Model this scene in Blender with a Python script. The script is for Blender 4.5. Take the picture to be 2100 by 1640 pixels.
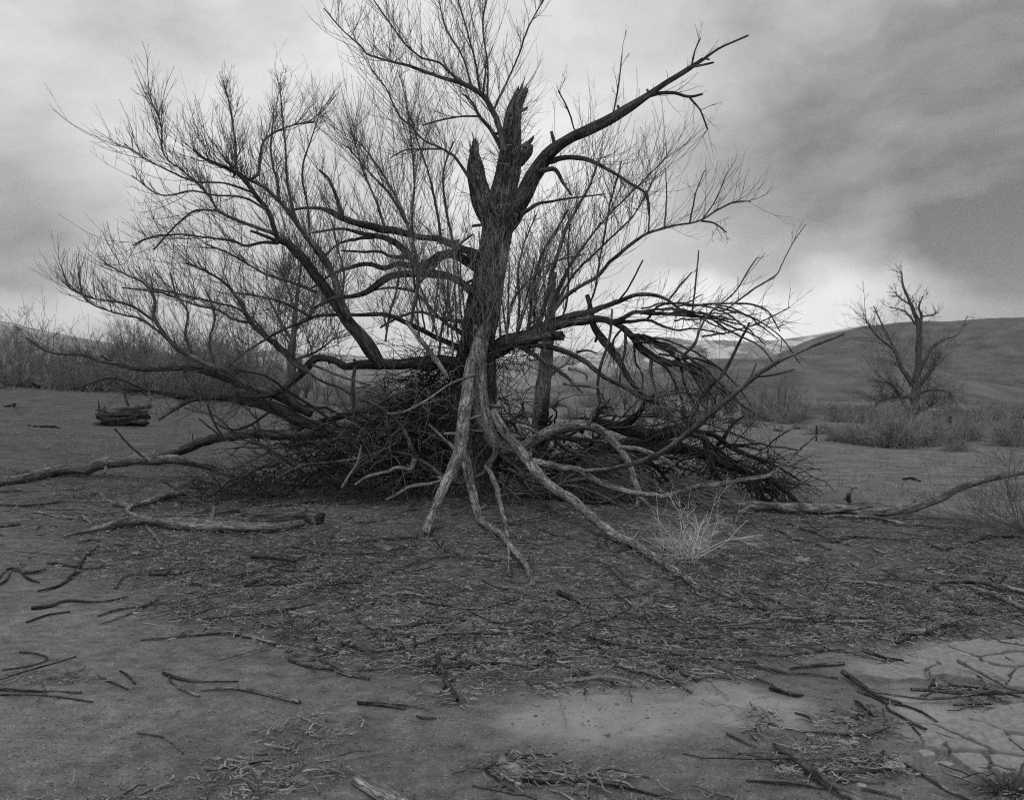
import bpy, math, random
import numpy as np

# ------------------------------------------------------------------ camera, sky, sun, exposure
scene = bpy.context.scene
for o in list(bpy.data.objects):
    bpy.data.objects.remove(o, do_unlink=True)
COL = scene.collection
FPX, CX, HZ, EYE = 2000.0, 1050.0, 800.0, 1.6        # focal length and horizon of the photograph (2100 px wide)

cam_d = bpy.data.cameras.new('camera')
cam_d.sensor_fit = 'HORIZONTAL'
cam_d.sensor_width = 36.0
cam_d.lens = FPX / 2100 * 36.0
cam_d.shift_y = -20.0 / 2100
cam_d.clip_start = 0.05
cam_d.clip_end = 30000
cam_d.dof.use_dof = True
cam_d.dof.focus_distance = 10.5
cam_d.dof.aperture_fstop = 6.0
cam = bpy.data.objects.new('camera', cam_d)
cam.location = (0, 0, EYE)
cam.rotation_euler = (math.radians(90), 0, 0)
COL.objects.link(cam)
scene.camera = cam

SUN_EL, SUN_AZ = 58.0, 200.0          # soft light behind cloud, high, from behind the camera's right shoulder
world = bpy.data.worlds.new('World')
scene.world = world
world.use_nodes = True
wn, wl = world.node_tree.nodes, world.node_tree.links
wn.clear()

def N(nodes, typ, **kw):
    n = nodes.new(typ)
    for k, v in kw.items():
        setattr(n, k, v)
    return n

def math_node(nodes, links, op, a, b=None, c=None, clamp=False):
    n = nodes.new('ShaderNodeMath'); n.operation = op; n.use_clamp = clamp
    for i, v in enumerate((a, b, c)):
        if v is None: continue
        if isinstance(v, (int, float)): n.inputs[i].default_value = v
        else: links.new(v, n.inputs[i])
    return n.outputs[0]

def vmath(nodes, links, op, a, b=None):
    n = nodes.new('ShaderNodeVectorMath'); n.operation = op
    for i, v in enumerate((a, b)):
        if v is None: continue
        if isinstance(v, (tuple, list)): n.inputs[i].default_value = v
        else: links.new(v, n.inputs[i])
    return n.outputs['Value'] if op in ('LENGTH', 'DOT_PRODUCT', 'DISTANCE') else n.outputs['Vector']

def noise(nodes, links, vec, scale, detail=4.0, rough=0.5, out='Fac', dist=0.0):
    n = nodes.new('ShaderNodeTexNoise')
    n.inputs['Scale'].default_value = scale
    n.inputs['Detail'].default_value = detail
    n.inputs['Roughness'].default_value = rough
    n.inputs['Distortion'].default_value = dist
    if vec is not None: links.new(vec, n.inputs['Vector'])
    return n.outputs[out]

def maprange(nodes, links, v, a, b, c, d, smooth=True):
    n = nodes.new('ShaderNodeMapRange')
    n.interpolation_type = 'SMOOTHSTEP' if smooth else 'LINEAR'
    links.new(v, n.inputs['Value'])
    for k, x in zip(('From Min', 'From Max', 'To Min', 'To Max'), (a, b, c, d)):
        n.inputs[k].default_value = x
    return n.outputs['Result']

sky_t = N(wn, 'ShaderNodeTexSky', sky_type='NISHITA')
sky_t.sun_disc = False
sky_t.sun_elevation = math.radians(SUN_EL)
sky_t.sun_rotation = math.radians(SUN_AZ)
bw = N(wn, 'ShaderNodeRGBToBW'); wl.new(sky_t.outputs[0], bw.inputs[0])
tc = N(wn, 'ShaderNodeTexCoord')
D0 = tc.outputs['Generated']
w_col = noise(wn, wl, D0, 2.6, 5, 0.55, 'Color')
w_off = vmath(wn, wl, 'MULTIPLY', vmath(wn, wl, 'SUBTRACT', w_col, (0.5, 0.5, 0.5)), (0.30, 0.30, 0.22))
DW = vmath(wn, wl, 'ADD', D0, w_off)
w_col2 = noise(wn, wl, D0, 9.0, 5, 0.55, 'Color')
DW2 = vmath(wn, wl, 'ADD', DW, vmath(wn, wl, 'MULTIPLY', vmath(wn, wl, 'SUBTRACT', w_col2, (0.5, 0.5, 0.5)), (0.07, 0.07, 0.06)))
n1 = noise(wn, wl, vmath(wn, wl, 'MULTIPLY', DW, (2.0, 2.0, 4.0)), 1.6, 6, 0.52)
n2 = noise(wn, wl, vmath(wn, wl, 'MULTIPLY', DW, (2.0, 2.0, 5.5)), 4.5, 6, 0.55)
val = math_node(wn, wl, 'ADD', 0.465, math_node(wn, wl, 'MULTIPLY', math_node(wn, wl, 'SUBTRACT', n1, 0.5), 0.28))
val = math_node(wn, wl, 'ADD', val, math_node(wn, wl, 'MULTIPLY', math_node(wn, wl, 'SUBTRACT', n2, 0.5), 0.30))

def cloud(val, px, py, rx, rz, amp, src):
    """a cloud bank (amp < 0) or thin bright gap (amp > 0) around one direction of the sky"""
    c = np.array([(px - CX) / FPX, 1.0, (HZ - py) / FPX]); c /= np.linalg.norm(c)
    d = vmath(wn, wl, 'SUBTRACT', src, tuple(c))
    d = vmath(wn, wl, 'MULTIPLY', d, (1 / rx, 1 / rx, 1 / rz))
    f = maprange(wn, wl, vmath(wn, wl, 'LENGTH', d), 0.25, 1.0, 1.0, 0.0)
    return math_node(wn, wl, 'ADD', val, math_node(wn, wl, 'MULTIPLY', f, amp))
for px, py, rx, rz, amp, src in [
        (2140, 300, .46, .34, -0.28, DW), (1990, 550, .26, .09, -0.10, DW2), (1560, 330, .14, .08, -0.10, DW),
        (1600, 650, .23, .075, 0.58, DW2), (1960, 630, .10, .03, 0.16, DW2), (1000, 560, .24, .20, 0.20, DW),
        (460, 230, .15, .11, 0.11, DW), (2000, 590, .20, .035, -0.05, DW2), (40, 480, .17, .12, -0.22, DW), (60, 600, .12, .03, -0.05, DW2),
        (200, 660, .10, .03, 0.13, DW2), (330, 60, .10, .09, -0.08, DW), (1020, 60, .25, .16, 0.07, DW),
        (1760, 500, .12, .035, 0.12, DW2), (1870, 330, .14, .02, 0.06, DW2), (1950, 420, .16, .018, 0.05, DW2), (2500, 420, .34, .24, -0.08, DW), (-500, 420, .30, .2, -0.12, DW)]:
    val = cloud(val, px, py, rx, rz, amp, src)
val = math_node(wn, wl, 'MAXIMUM', val, 0.05)
mix = math_node(wn, wl, 'ADD', math_node(wn, wl, 'MULTIPLY', val, 9.0), math_node(wn, wl, 'MULTIPLY', bw.outputs[0], 0.06))
bg = N(wn, 'ShaderNodeBackground'); bg.inputs['Strength'].default_value = 0.1
wl.new(mix, bg.inputs['Color'])
wo = N(wn, 'ShaderNodeOutputWorld'); wl.new(bg.outputs[0], wo.inputs['Surface'])

sun_d = bpy.data.lights.new('sun', 'SUN')
sun_d.energy = 0.8
sun_d.angle = math.radians(30)
sun_d.color = (1, 1, 1)
sun = bpy.data.objects.new('sun', sun_d)
el, az = math.radians(SUN_EL), math.radians(SUN_AZ)
from mathutils import Vector
sdir = Vector((math.sin(az) * math.cos(el), math.cos(az) * math.cos(el), math.sin(el)))
sun.rotation_euler = sdir.to_track_quat('Z', 'Y').to_euler()
sun.location = (0, -5, 30)
COL.objects.link(sun)

vs = scene.view_settings
vs.view_transform = 'Standard'; vs.look = 'None'; vs.exposure = 0.72; vs.gamma = 1.0; vs.use_curve_mapping = False
scene.cycles.use_denoising = False
scene.cycles.pixel_filter_type = 'BLACKMAN_HARRIS'
scene.cycles.filter_width = 1.15
scene.cycles.max_bounces = 5
scene.cycles.diffuse_bounces = 3
scene.cycles.volume_bounces = 0
scene.cycles.transparent_max_bounces = 4

# ------------------------------------------------------------------ noise and terrain
_rs = np.random.RandomState(7)
_PERM = _rs.randint(0, 1 << 16, size=4096).astype(np.int64)
def _hash(ix, iy, iz, s):
    h = (ix * 374761393 + iy * 668265263 + iz * 2147483647 + s * 974711) & 0x7fffffff
    h = (h ^ (h >> 13)) * 1274126177 & 0x7fffffff
    return ((h ^ (h >> 16)) & 0xffff) / 65535.0
def vnoise(x, y, z=0.0, s=0):
    x, y, z = np.broadcast_arrays(np.asarray(x, float), np.asarray(y, float), np.asarray(z, float))
    ix, iy, iz = np.floor(x).astype(np.int64), np.floor(y).astype(np.int64), np.floor(z).astype(np.int64)
    fx, fy, fz = x - ix, y - iy, z - iz
    fx, fy, fz = [f * f * (3 - 2 * f) for f in (fx, fy, fz)]
    r = 0
    for dx in (0, 1):
        for dy in (0, 1):
            for dz in (0, 1):
                w = (fx if dx else 1 - fx) * (fy if dy else 1 - fy) * (fz if dz else 1 - fz)
                r = r + w * _hash(ix + dx, iy + dy, iz + dz, s)
    return r * 2 - 1
def fbm(x, y, z=0.0, o=4, s=0):
    r, a, t = 0, 0.5, 0
    for i in range(o):
        r = r + a * vnoise(np.asarray(x) * 2 ** i, np.asarray(y) * 2 ** i, np.asarray(z) * 2 ** i, s + i * 17); a *= 0.5
    return r
def softplus(v, k): return np.logaddexp(0, np.asarray(v) / k) * k
def sstep(a, b, v):
    t = np.clip((np.asarray(v, float) - a) / (b - a), 0, 1); return t * t * (3 - 2 * t)
TREE = np.array([-0.3, 13.5])

def H(x, y):
    x = np.asarray(x, float); y = np.asarray(y, float)
    z = 2.7 * np.tanh(0.09 * softplus(-x - 5.0, 2.5) / 2.7)
    z = z - 0.022 * np.minimum(softplus(x - 4.0, 2.0), 900)
    far = sstep(14, 40, y)
    z = z + far * 0.35 * fbm(x / 16, y / 16, 0, 3, 3)
    z = z + 0.10 * fbm(x / 2.6, y / 2.6, 0, 2, 5) * (1 - sstep(25, 60, y))
    near = 1 - sstep(9, 16, y)
    z = z + near * (0.030 * fbm(x / 0.45, y / 0.45, 0, 2, 9) + .010 * (1 - sstep(5, 9, y)) * fbm(x / .12, y / .12, 0, 2, 13))
    r2 = (x - TREE[0]) ** 2 / 12 + (y - TREE[1]) ** 2 / 8
    return z + 0.16 * np.exp(-r2)
H0 = float(H(0, 0.0))

_YS = np.geomspace(2.0, 400, 2600)
def G(px, py):
    """the point of the ground seen at this place of the photograph"""
    xs = (px - CX) / FPX * _YS; zs = EYE + (HZ - py) / FPX * _YS
    b = zs < H(xs, _YS)
    i = int(np.argmax(b)) if b.any() else len(_YS) - 1
    i = max(i, 1)
    d0 = zs[i - 1] - H(xs[i - 1], _YS[i - 1]); d1 = zs[i] - H(xs[i], _YS[i])
    t = d0 / (d0 - d1) if d0 != d1 else 0
    Y = _YS[i - 1] + (_YS[i] - _YS[i - 1]) * float(np.clip(t, 0, 1))
    X = (px - CX) / FPX * Y
    return np.array([X, Y, float(H(X, Y))])
def P(px, py, Y): return np.array([(px - CX) / FPX * Y, Y, EYE + (HZ - py) / FPX * Y])
def PX(px, Y):
    X = (px - CX) / FPX * Y
    return np.array([X, Y, float(H(X, Y))])

# ------------------------------------------------------------------ meshes
def unit(v):
    return v / np.maximum(np.linalg.norm(v, axis=-1, keepdims=True), 1e-9)

class MB:
    """collects vertices and faces for ONE mesh object"""
    def __init__(self): self.v, self.f, self.b, self.n = [], {3: [], 4: []}, [], 0
    def add(self, v, quads=None, tris=None, bark=None):
        v = np.asarray(v, float).reshape(-1, 3)
        if quads is not None and len(quads): self.f[4].append(np.asarray(quads, np.int64) + self.n)
        if tris is not None and len(tris): self.f[3].append(np.asarray(tris, np.int64) + self.n)
        self.v.append(v); self.b.append(v * 0.0 if bark is None else np.asarray(bark, float).reshape(-1, 3)); self.n += len(v)
    def mesh(self, name, origin=(0, 0, 0), smooth=True, bark=True):
        v = np.concatenate(self.v) - np.asarray(origin, float)
        me = bpy.data.meshes.new(name)
        q = np.concatenate(self.f[4]) if self.f[4] else np.zeros((0, 4), np.int64)
        t = np.concatenate(self.f[3]) if self.f[3] else np.zeros((0, 3), np.int64)
        me.vertices.add(len(v)); me.vertices.foreach_set('co', v.astype(np.float32).ravel())
        loops = np.concatenate([q.ravel(), t.ravel()]).astype(np.int32)
        me.loops.add(len(loops)); me.loops.foreach_set('vertex_index', loops)
        npol = len(q) + len(t)
        me.polygons.add(npol)
        starts = np.concatenate([np.arange(len(q)) * 4, len(q) * 4 + np.arange(len(t)) * 3]).astype(np.int32)
        me.polygons.foreach_set('loop_start', starts)
        me.polygons.foreach_set('use_smooth', np.full(npol, smooth, bool))
        me.update(calc_edges=True)
        if bark:
            a = me.attributes.new('bark', 'FLOAT_VECTOR', 'POINT')
            a.data.foreach_set('vector', np.concatenate(self.b).astype(np.float32).ravel())
        return me
    def build(self, name, mat, parent=None, origin=(0, 0, 0), smooth=True, bark=True):
        me = self.mesh(name, origin, smooth, bark)
        me.materials.append(mat)
        return link(name, me, parent)

def link(name, me, parent=None):
    o = bpy.data.objects.new(name, me)
    COL.objects.link(o)
    if parent is not None: o.parent = parent
    return o
def tag(o, label=None, cat=None, group=None, kind=None):
    if label: o['label'] = label
    if cat: o['category'] = cat
    if group: o['group'] = group
    if kind: o['kind'] = kind
    return o
def thing(name, label, cat, loc, group=None, rz=0.0):
    o = link(name, None)
    o.empty_display_size = 0.2
    o.location = tuple(map(float, loc)); o.rotation_euler = (0, 0, rz)
    return tag(o, label, cat, group)

def spline(pts, n):
    """Catmull-Rom through rows of (x, y, z, radius ...)"""
    p = np.asarray(pts, float)
    if len(p) == 2:
        t = np.linspace(0, 1, n)[:, None]; return p[0] * (1 - t) + p[1] * t
    d = np.sqrt(np.linalg.norm(np.diff(p[:, :3], axis=0), axis=1)) + 1e-6
    k = np.concatenate([[0], np.cumsum(d)])
    m = np.zeros_like(p)
    m[1:-1] = ((p[2:] - p[1:-1]) / d[1:, None] * d[:-1, None] + (p[1:-1] - p[:-2]) / d[:-1, None] * d[1:, None]) / (d[:-1] + d[1:])[:, None]
    m[0] = (p[1] - p[0]) / d[0]; m[-1] = (p[-1] - p[-2]) / d[-1]
    t = np.linspace(0, k[-1], n)
    i = np.clip(np.searchsorted(k, t, 'right') - 1, 0, len(p) - 2)
    h = d[i][:, None]; u = ((t - k[i]) / d[i])[:, None]
    return ((2 * u**3 - 3 * u**2 + 1) * p[i] + (u**3 - 2 * u**2 + u) * h * m[i] + (-2 * u**3 + 3 * u**2) * p[i + 1] + (u**3 - u**2) * h * m[i + 1])

def limb_tube(mb, C, R, sides, rough=0.12, seed=0, jag=0.0, jag0=0.0, groove=0.0, flat=1.0):
    """a limb with uneven bark; jag: splintered end"""
    n = len(C)
    T = np.gradient(C, axis=0); T = unit(T)
    ref = np.array([0, -1.0, 0.15]) if abs(T[0][1]) < 0.9 else np.array([1.0, 0, 0])
    u = unit(ref - T[0] * ref.dot(T[0])); U = [u]
    for i in range(1, n):
        u = u - T[i] * u.dot(T[i]); u = u / max(np.linalg.norm(u), 1e-9); U.append(u)
    U = np.array(U); V = np.cross(T, U)
    a = np.arange(sides) / sides * 2 * np.pi
    s = np.concatenate([[0], np.cumsum(np.linalg.norm(np.diff(C, axis=0), axis=1))])
    ca, sa = np.cos(a)[None], np.sin(a)[None]
    Rm = float(np.median(R))
    bx, by, bz = ca * R[:, None] * 16 + seed * 3.1, sa * R[:, None] * 16 + seed * 1.7, np.repeat(s[:, None] * 2.6, sides, 1)
    k = 1 + rough * (1.4 * vnoise(bx * 1.0, by * 1.0, bz * 0.8, seed) + 0.9 * vnoise(bx * 2.1, by * 2.1, bz * 1.5, seed + 5))
    lump = vnoise(ca * 1.3 + seed, sa * 1.3, np.repeat(s[:, None] / max(Rm * 7, .05), sides, 1), seed + 2)
    k = k + rough * 1.1 * lump
    if groove: k = k - groove * np.clip(vnoise(bx * 1.6, by * 1.6, bz * 0.35, seed + 9), 0, 1)
    r = R[:, None] * k
    v = C[:, None, :] + (U[:, None, :] * ca[..., None] * flat + V[:, None, :] * sa[..., None]) * r[..., None]
    rg = np.random.RandomState(seed + 31)
    if jag:
        j = (rg.rand(sides) ** 1.5) * jag
        j = np.maximum(j, np.roll(j, 1) * 0.5)
        v[-1] += T[-1] * j[:, None]; v[-2] += T[-1] * (j * 0.35)[:, None]
    if jag0:
        j = (rg.rand(sides) ** 1.5) * jag0
        v[0] -= T[0] * j[:, None]
    bark = np.stack([bx, by, bz], -1)
    i = np.arange(n - 1)[:, None] * sides; j = np.arange(sides)[None]
    jn = (j + 1) % sides
    quads = np.stack([i + j, i + jn, i + sides + jn, i + sides + j], -1).reshape(-1, 4)
    vv = np.concatenate([v.reshape(-1, 3), [C[0] + T[0] * (0.3 * R[0] if jag0 else -.05 * R[0])], [C[-1] - T[-1] * (R[-1] * 0.4 if jag else -0.1 * R[-1])]])
    bb = np.concatenate([bark.reshape(-1, 3), bark[0].mean(0)[None], bark[-1].mean(0)[None]])
    k0, k1 = n * sides, n * sides + 1
    jj = np.arange(sides); jjn = (jj + 1) % sides
    tris = np.concatenate([np.stack([np.full(sides, k0), jjn, jj], -1), np.stack([np.full(sides, k1), (n - 1) * sides + jj, (n - 1) * sides + jjn], -1)])
    mb.add(vv, quads, tris, bb)

def thin_tubes(mb, Pk, Rk, sides=3):
    """many twigs at once: Pk (K, n, 3), Rk (K, n)"""
    Pk = np.asarray(Pk, float); K, n = Pk.shape[:2]
    if K == 0: return
    T = unit(np.gradient(Pk, axis=1))
    ch = unit(Pk[:, -1] - Pk[:, 0])
    ref = np.where(np.abs(ch[:, 1:2]) < 0.8, np.array([[0, 1.0, 0]]), np.array([[1.0, 0, 0]]))
    ref = unit(ref - ch * (ref * ch).sum(-1, keepdims=True))[:, None, :]
    U = unit(np.cross(T, ref)); V = np.cross(T, U)
    a = np.arange(sides) / sides * 2 * np.pi
    v = Pk[:, :, None, :] + (U[:, :, None, :] * np.cos(a)[None, None, :, None] + V[:, :, None, :] * np.sin(a)[None, None, :, None]) * np.asarray(Rk)[:, :, None, None]
    base = np.arange(K)[:, None, None] * (n * sides)
    i = np.arange(n - 1)[None, :, None] * sides; j = np.arange(sides)[None, None]
    jn = (j + 1) % sides
    q = np.stack(np.broadcast_arrays(base + i + j, base + i + jn, base + i + sides + jn, base + i + sides + j), -1).reshape(-1, 4)
    s = np.linspace(0, 3, n)[None, :, None]
    bk = np.stack(np.broadcast_arrays(np.cos(a)[None, None] + np.arange(K)[:, None, None] * .37, np.sin(a)[None, None] + 0 * s, s + np.arange(K)[:, None, None] * 1.3), -1)
    mb.add(v.reshape(-1, 3), q, None, bk.reshape(-1, 3))

def grow(start, d0, L, up, rng, n=8, bend=1.0, wander=0.05, kink=0.0):
    """curved shoots from start (K,3) along d0, turning towards up (K,3)"""
    K = len(start)
    s = np.linspace(0, 1, n)
    d1 = unit(d0 + up * bend + rng.normal(0, .18, (K, 3)))
    d = unit(d0[:, None] * (1 - s)[None, :, None] + d1[:, None] * s[None, :, None])
    d = d + rng.normal(0, kink, (K, n, 3))
    step = d * (L / (n - 1))[:, None, None]
    p = start[:, None] + np.cumsum(np.concatenate([np.zeros((K, 1, 3)), step[:, :-1]], 1), 1)
    ph = rng.uniform(0, 6.28, (K, 1, 1)); fr = rng.uniform(2.5, 6, (K, 1, 1))
    side = unit(np.cross(d0, rng.normal(0, 1, (K, 3))))[:, None]
    return p + side * np.sin(ph + fr * s[None, :, None]) * (wander * L)[:, None, None] * s[None, :, None]

def along(Pk, Rk, cnt, rng, t0, t1):
    """cnt random points on each of the K curves -> start, tangent, radius, owner"""
    K, n = Pk.shape[:2]
    own = np.repeat(np.arange(K), cnt)
    t = rng.uniform(t0, t1, len(own)) * (n - 1)
    i = np.minimum(t.astype(int), n - 2); f = (t - i)[:, None]
    s = Pk[own, i] * (1 - f) + Pk[own, i + 1] * f
    return s, unit(Pk[own, i + 1] - Pk[own, i]), Rk[own, i] * (1 - f[:, 0]) + Rk[own, i + 1] * f[:, 0], own
UPV = np.array([0, 0, 1.0])

def shoots(mb, C, R, n, Lm, up=0.8, rng=None, t0=.08, fwd=.8, spread=.8, sub=(3, .7), r0=.0037, buds=True, droop=None, ysc=1.0):
    """whippy willow shoots on a limb, with side shoots of their own"""
    C = np.asarray(C)[None]; R = np.asarray(R)[None]
    s, t, rr, _ = along(C, R, n, rng, t0, 1.0)
    K = len(s)
    rnd = rng.normal(0, 1, (K, 3)); rnd[:, 1] *= ysc
    upv = UPV[None] * up
    d0 = unit(t * fwd + unit(rnd) * spread + upv * .55)
    L = Lm * rng.uniform(.3, 1.3, K)
    p = grow(s, d0, L, np.repeat(upv, K, 0), rng, 6, .85, .045, .05)
    taper = np.linspace(1, .38, 6)[None]
    r = np.minimum(r0 * rng.uniform(.75, 1.5, K), rr * .9 + .001)[:, None] * taper
    if buds: bump = 1 + 0.45 * (np.arange(6) % 2) * np.linspace(0, 1, 6)
    else: bump = np.ones(6)
    thin_tubes(mb, p, r * bump[None], 3)
    cp, cr, cL = p, r, L
    for lv, c in enumerate(sub):
        cnt = int(c) if c >= 1 else 0
        m = rng.random(len(cp)) < (c if c < 1 else 1)
        if cnt == 0: cp, cr, cL, cnt = cp[m], cr[m], cL[m], 1
        if len(cp) == 0: break
        s, t, rr, own = along(cp, cr, cnt, rng, .12, .85)
        K = len(s)
        rnd = unit(rng.normal(0, 1, (K, 3)))
        d0 = unit(t * .9 + rnd * .75 + upv * .25)
        L = cL[own] * rng.uniform(.2, .55, K)
        p = grow(s, d0, L, np.repeat(upv, K, 0), rng, 3, .8, .05, .08)
        r = np.maximum(rr * .75, .0016)[:, None] * np.linspace(1.1, .6, 3)[None]
        thin_tubes(mb, p, r, 3)
        cp, cr, cL = p, r, L

# ------------------------------------------------------------------ materials (the photograph is black and white: all greys)
def new_mat(name):
    m = bpy.data.materials.new(name); m.use_nodes = True
    nt = m.node_tree; nt.nodes.clear()
    out = nt.nodes.new('ShaderNodeOutputMaterial')
    b = nt.nodes.new('ShaderNodeBsdfPrincipled')
    b.inputs['Roughness'].default_value = 0.9
    b.inputs['Specular IOR Level'].default_value = 0.12
    nt.links.new(b.outputs[0], out.inputs['Surface'])
    return m, nt.nodes, nt.links, b
def ramp(nodes, links, fac, stops):
    r = nodes.new('ShaderNodeValToRGB')
    e = r.color_ramp.elements
    while len(e) < len(stops): e.new(0.5)
    for i, (p, v) in enumerate(stops):
        e[i].position = p; e[i].color = (v, v, v, 1)
    links.new(fac, r.inputs[0]); return r.outputs[0]
def bump(nodes, links, h, b, strength, dist):
    n = nodes.new('ShaderNodeBump')
    n.inputs['Strength'].default_value = strength; n.inputs['Distance'].default_value = dist
    links.new(h, n.inputs['Height']); links.new(n.outputs[0], b.inputs['Normal'])
def attr(nodes, name, out):
    a = nodes.new('ShaderNodeAttribute'); a.attribute_name = name; return a.outputs[out]

def bark_mat(name, lo, hi, relief=0.012, spots=0.0, furrow=.8):
    m, nd, lk, b = new_mat(name)
    av = attr(nd, 'bark', 'Vector')
    obj = nd.new('ShaderNodeTexCoord').outputs['Object']
    f1 = noise(nd, lk, av, 1.5, 7, 0.62)
    f2 = noise(nd, lk, obj, 55, 4, 0.6)
    f3 = noise(nd, lk, obj, 3.0, 3, 0.5)
    mixv = math_node(nd, lk, 'ADD', math_node(nd, lk, 'MULTIPLY', f1, .62), math_node(nd, lk, 'MULTIPLY', f2, .38))
    fur = math_node(nd, lk, 'ABSOLUTE', math_node(nd, lk, 'SUBTRACT', noise(nd, lk, av, 2.3, 3, .5, dist=.6), .5))
    fur = maprange(nd, lk, fur, 0.0, .075, .22, 1.0)                # narrow dark furrows
    c0 = ramp(nd, lk, mixv, [(0.36, lo * .4), (0.47, lo), (0.62, hi)])
    mf = nd.new('ShaderNodeMix'); mf.data_type = 'RGBA'; mf.blend_type = 'MULTIPLY'; mf.inputs[0].default_value = furrow
    lk.new(c0, mf.inputs[6]); lk.new(fur, mf.inputs[7]); c = mf.outputs[2]
    mixv = math_node(nd, lk, 'MULTIPLY', mixv, math_node(nd, lk, 'ADD', math_node(nd, lk, 'MULTIPLY', fur, furrow), 1 - furrow))
    patch = maprange(nd, lk, f3, .35, .65, .72, 1.2)
    mx = nd.new('ShaderNodeMix'); mx.data_type = 'RGBA'; mx.blend_type = 'MULTIPLY'; mx.inputs[0].default_value = 1
    lk.new(c, mx.inputs[6]); lk.new(patch, mx.inputs[7])
    col = mx.outputs[2]
    if spots:                                            # dark scars on the smooth pale bark
        vo = nd.new('ShaderNodeTexVoronoi'); vo.inputs['Scale'].default_value = 1.0
        sc = vmath(nd, lk, 'MULTIPLY', obj, (30, 30, 22)); lk.new(sc, vo.inputs['Vector'])
        wob = math_node(nd, lk, 'ADD', vo.outputs['Distance'], math_node(nd, lk, 'MULTIPLY', math_node(nd, lk, 'SUBTRACT', f2, .5), .5))
        sp = maprange(nd, lk, wob, .20, .36, 1 - spots, 1.0)
        m2 = nd.new('ShaderNodeMix'); m2.data_type = 'RGBA'; m2.blend_type = 'MULTIPLY'; m2.inputs[0].default_value = 1
        lk.new(col, m2.inputs[6]); lk.new(sp, m2.inputs[7]); col = m2.outputs[2]
    lk.new(col, b.inputs['Base Color'])
    bump(nd, lk, mixv, b, 1.0, relief)
    return m
def plain_mat(name, lo, hi, scale=25, relief=0.004, detail=5):
    m, nd, lk, b = new_mat(name)
    obj = nd.new('ShaderNodeTexCoord').outputs['Object']
    f = noise(nd, lk, obj, scale, detail, 0.6)
    lk.new(ramp(nd, lk, f, [(0.3, lo), (0.7, hi)]), b.inputs['Base Color'])
    if relief: bump(nd, lk, f, b, 0.8, relief)
    return m
M_TRUNK = bark_mat('trunk bark', .085, .25, .04, furrow=1.0)
M_BARK = bark_mat('dark limb bark', .04, .115)
M_LIMB = bark_mat('grey limb bark', .07, .19)
M_PALE = bark_mat('pale smooth bark', .15, .35, .016, .65, .8)
M_DEAD = bark_mat('weathered dead wood', .13, .30, .01)
M_ROT = bark_mat('rotten wood', .03, .085, .02)
M_TWIG = plain_mat('twigs', .06, .17, 9, 0)
M_TWIGP = plain_mat('grey twigs', .12, .28, 9, 0)
M_BRUSH = plain_mat('dark brush', .012, .06, 6, 0)  # twig grey lowered to near black: shade of the trunk-foot cavity put into the colour
M_LITTER = plain_mat('litter twigs', .07, .42, 7, 0, 3)
M_SPLINT = plain_mat('pale splinters', .28, .5, 30, 0.003)
M_SPLINTW = bark_mat('pale split wood', .20, .36, .01, furrow=.9)
M_TUMBLE = plain_mat('tumbleweed stems', .38, .58, 9, 0)
M_SCRUB = plain_mat('dry scrub', .11, .30, 4, 0)
M_THICK = plain_mat('far bare trees', .11, .26, 2, 0)
M_FARTREE = bark_mat('far trunk bark', .08, .17, .02)
M_STONE = plain_mat('pale stone', .17, .29, 40, 0.006)
M_MUD = plain_mat('dried mud crust', .13, .25, 30, 0.008, 9)
M_CLOD = plain_mat('clods', .05, .24, 15, 0.004)

# ------------------------------------------------------------------ ground
def litter_mask(x, y):
    """how thick twigs and bark crumbs cover the ground under and around the tree"""
    x = np.asarray(x, float); y = np.asarray(y, float)
    yy = np.maximum(y, .5)
    u = x / yy * FPX + CX; v = HZ + EYE / yy * FPX
    wob = 55 * fbm(x / .9, y / .9, 0, 4, 21)
    lower = np.interp(u, [-300, 100, 300, 600, 850, 1000, 1400, 1560, 1750, 2100, 2600], [1120, 1180, 1290, 1370, 1420, 1450, 1430, 1395, 1370, 1330, 1300]) + wob
    m = 1 - sstep(-170, 60, v - lower)
    upper = np.interp(u, [-300, 0, 300, 600, 1500, 1800, 2100, 2600], [985, 985, 960, 930, 960, 1030, 1080, 1090]) + wob * .4
    m = m * sstep(-25, 30, v - upper)
    def patch(cu, cv, ru, rv):
        return 1 - sstep(.45, 1.05, np.sqrt(((u - cu) / ru) ** 2 + ((v - cv) / rv) ** 2) + .35 * fbm(x / .35, y / .35, 0, 4, 31))
    for a in [(620, 1530, 130, 50), (560, 1615, 260, 60), (1060, 1610, 90, 40), (1180, 1640, 200, 50), (1720, 1590, 220, 55),
              (1560, 1500, 60, 40), (2000, 1430, 130, 45), (1750, 1500, 120, 50), (2080, 1640, 110, 40), (120, 1420, 130, 20), (900, 1465, 90, 18), (100, 1175, 150, 40), (300, 1690, 400, 40), (1400, 1720, 500, 50)]:
        m = np.maximum(m, .36 * patch(*a))
    m = m * (0.85 + 0.6 * fbm(x / .55, y / .55, 0, 4, 44) + .4 * fbm(x / 1.8, y / 1.8, 0, 2, 45))
    return np.clip(m, 0, 1)
def pale_mask(x, y):
    """bare, washed, finer and paler silt"""
    yy = np.maximum(np.asarray(y, float), .5)
    u = x / yy * FPX + CX; v = HZ + EYE / yy * FPX
    m = 0
    for cu, cv, ru, rv in [(1260, 1500, 250, 75), (1480, 1430, 90, 26), (1950, 1350, 240, 50), (1990, 1480, 200, 80), (1500, 1470, 220, 50)]:
        m = np.maximum(m, 1 - sstep(.5, 1.15, np.sqrt(((u - cu) / ru) ** 2 + ((v - cv) / rv) ** 2) + .4 * fbm(x / .5, yy / .5, 0, 4, 51)))
    return np.clip(m, 0, 1)

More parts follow.
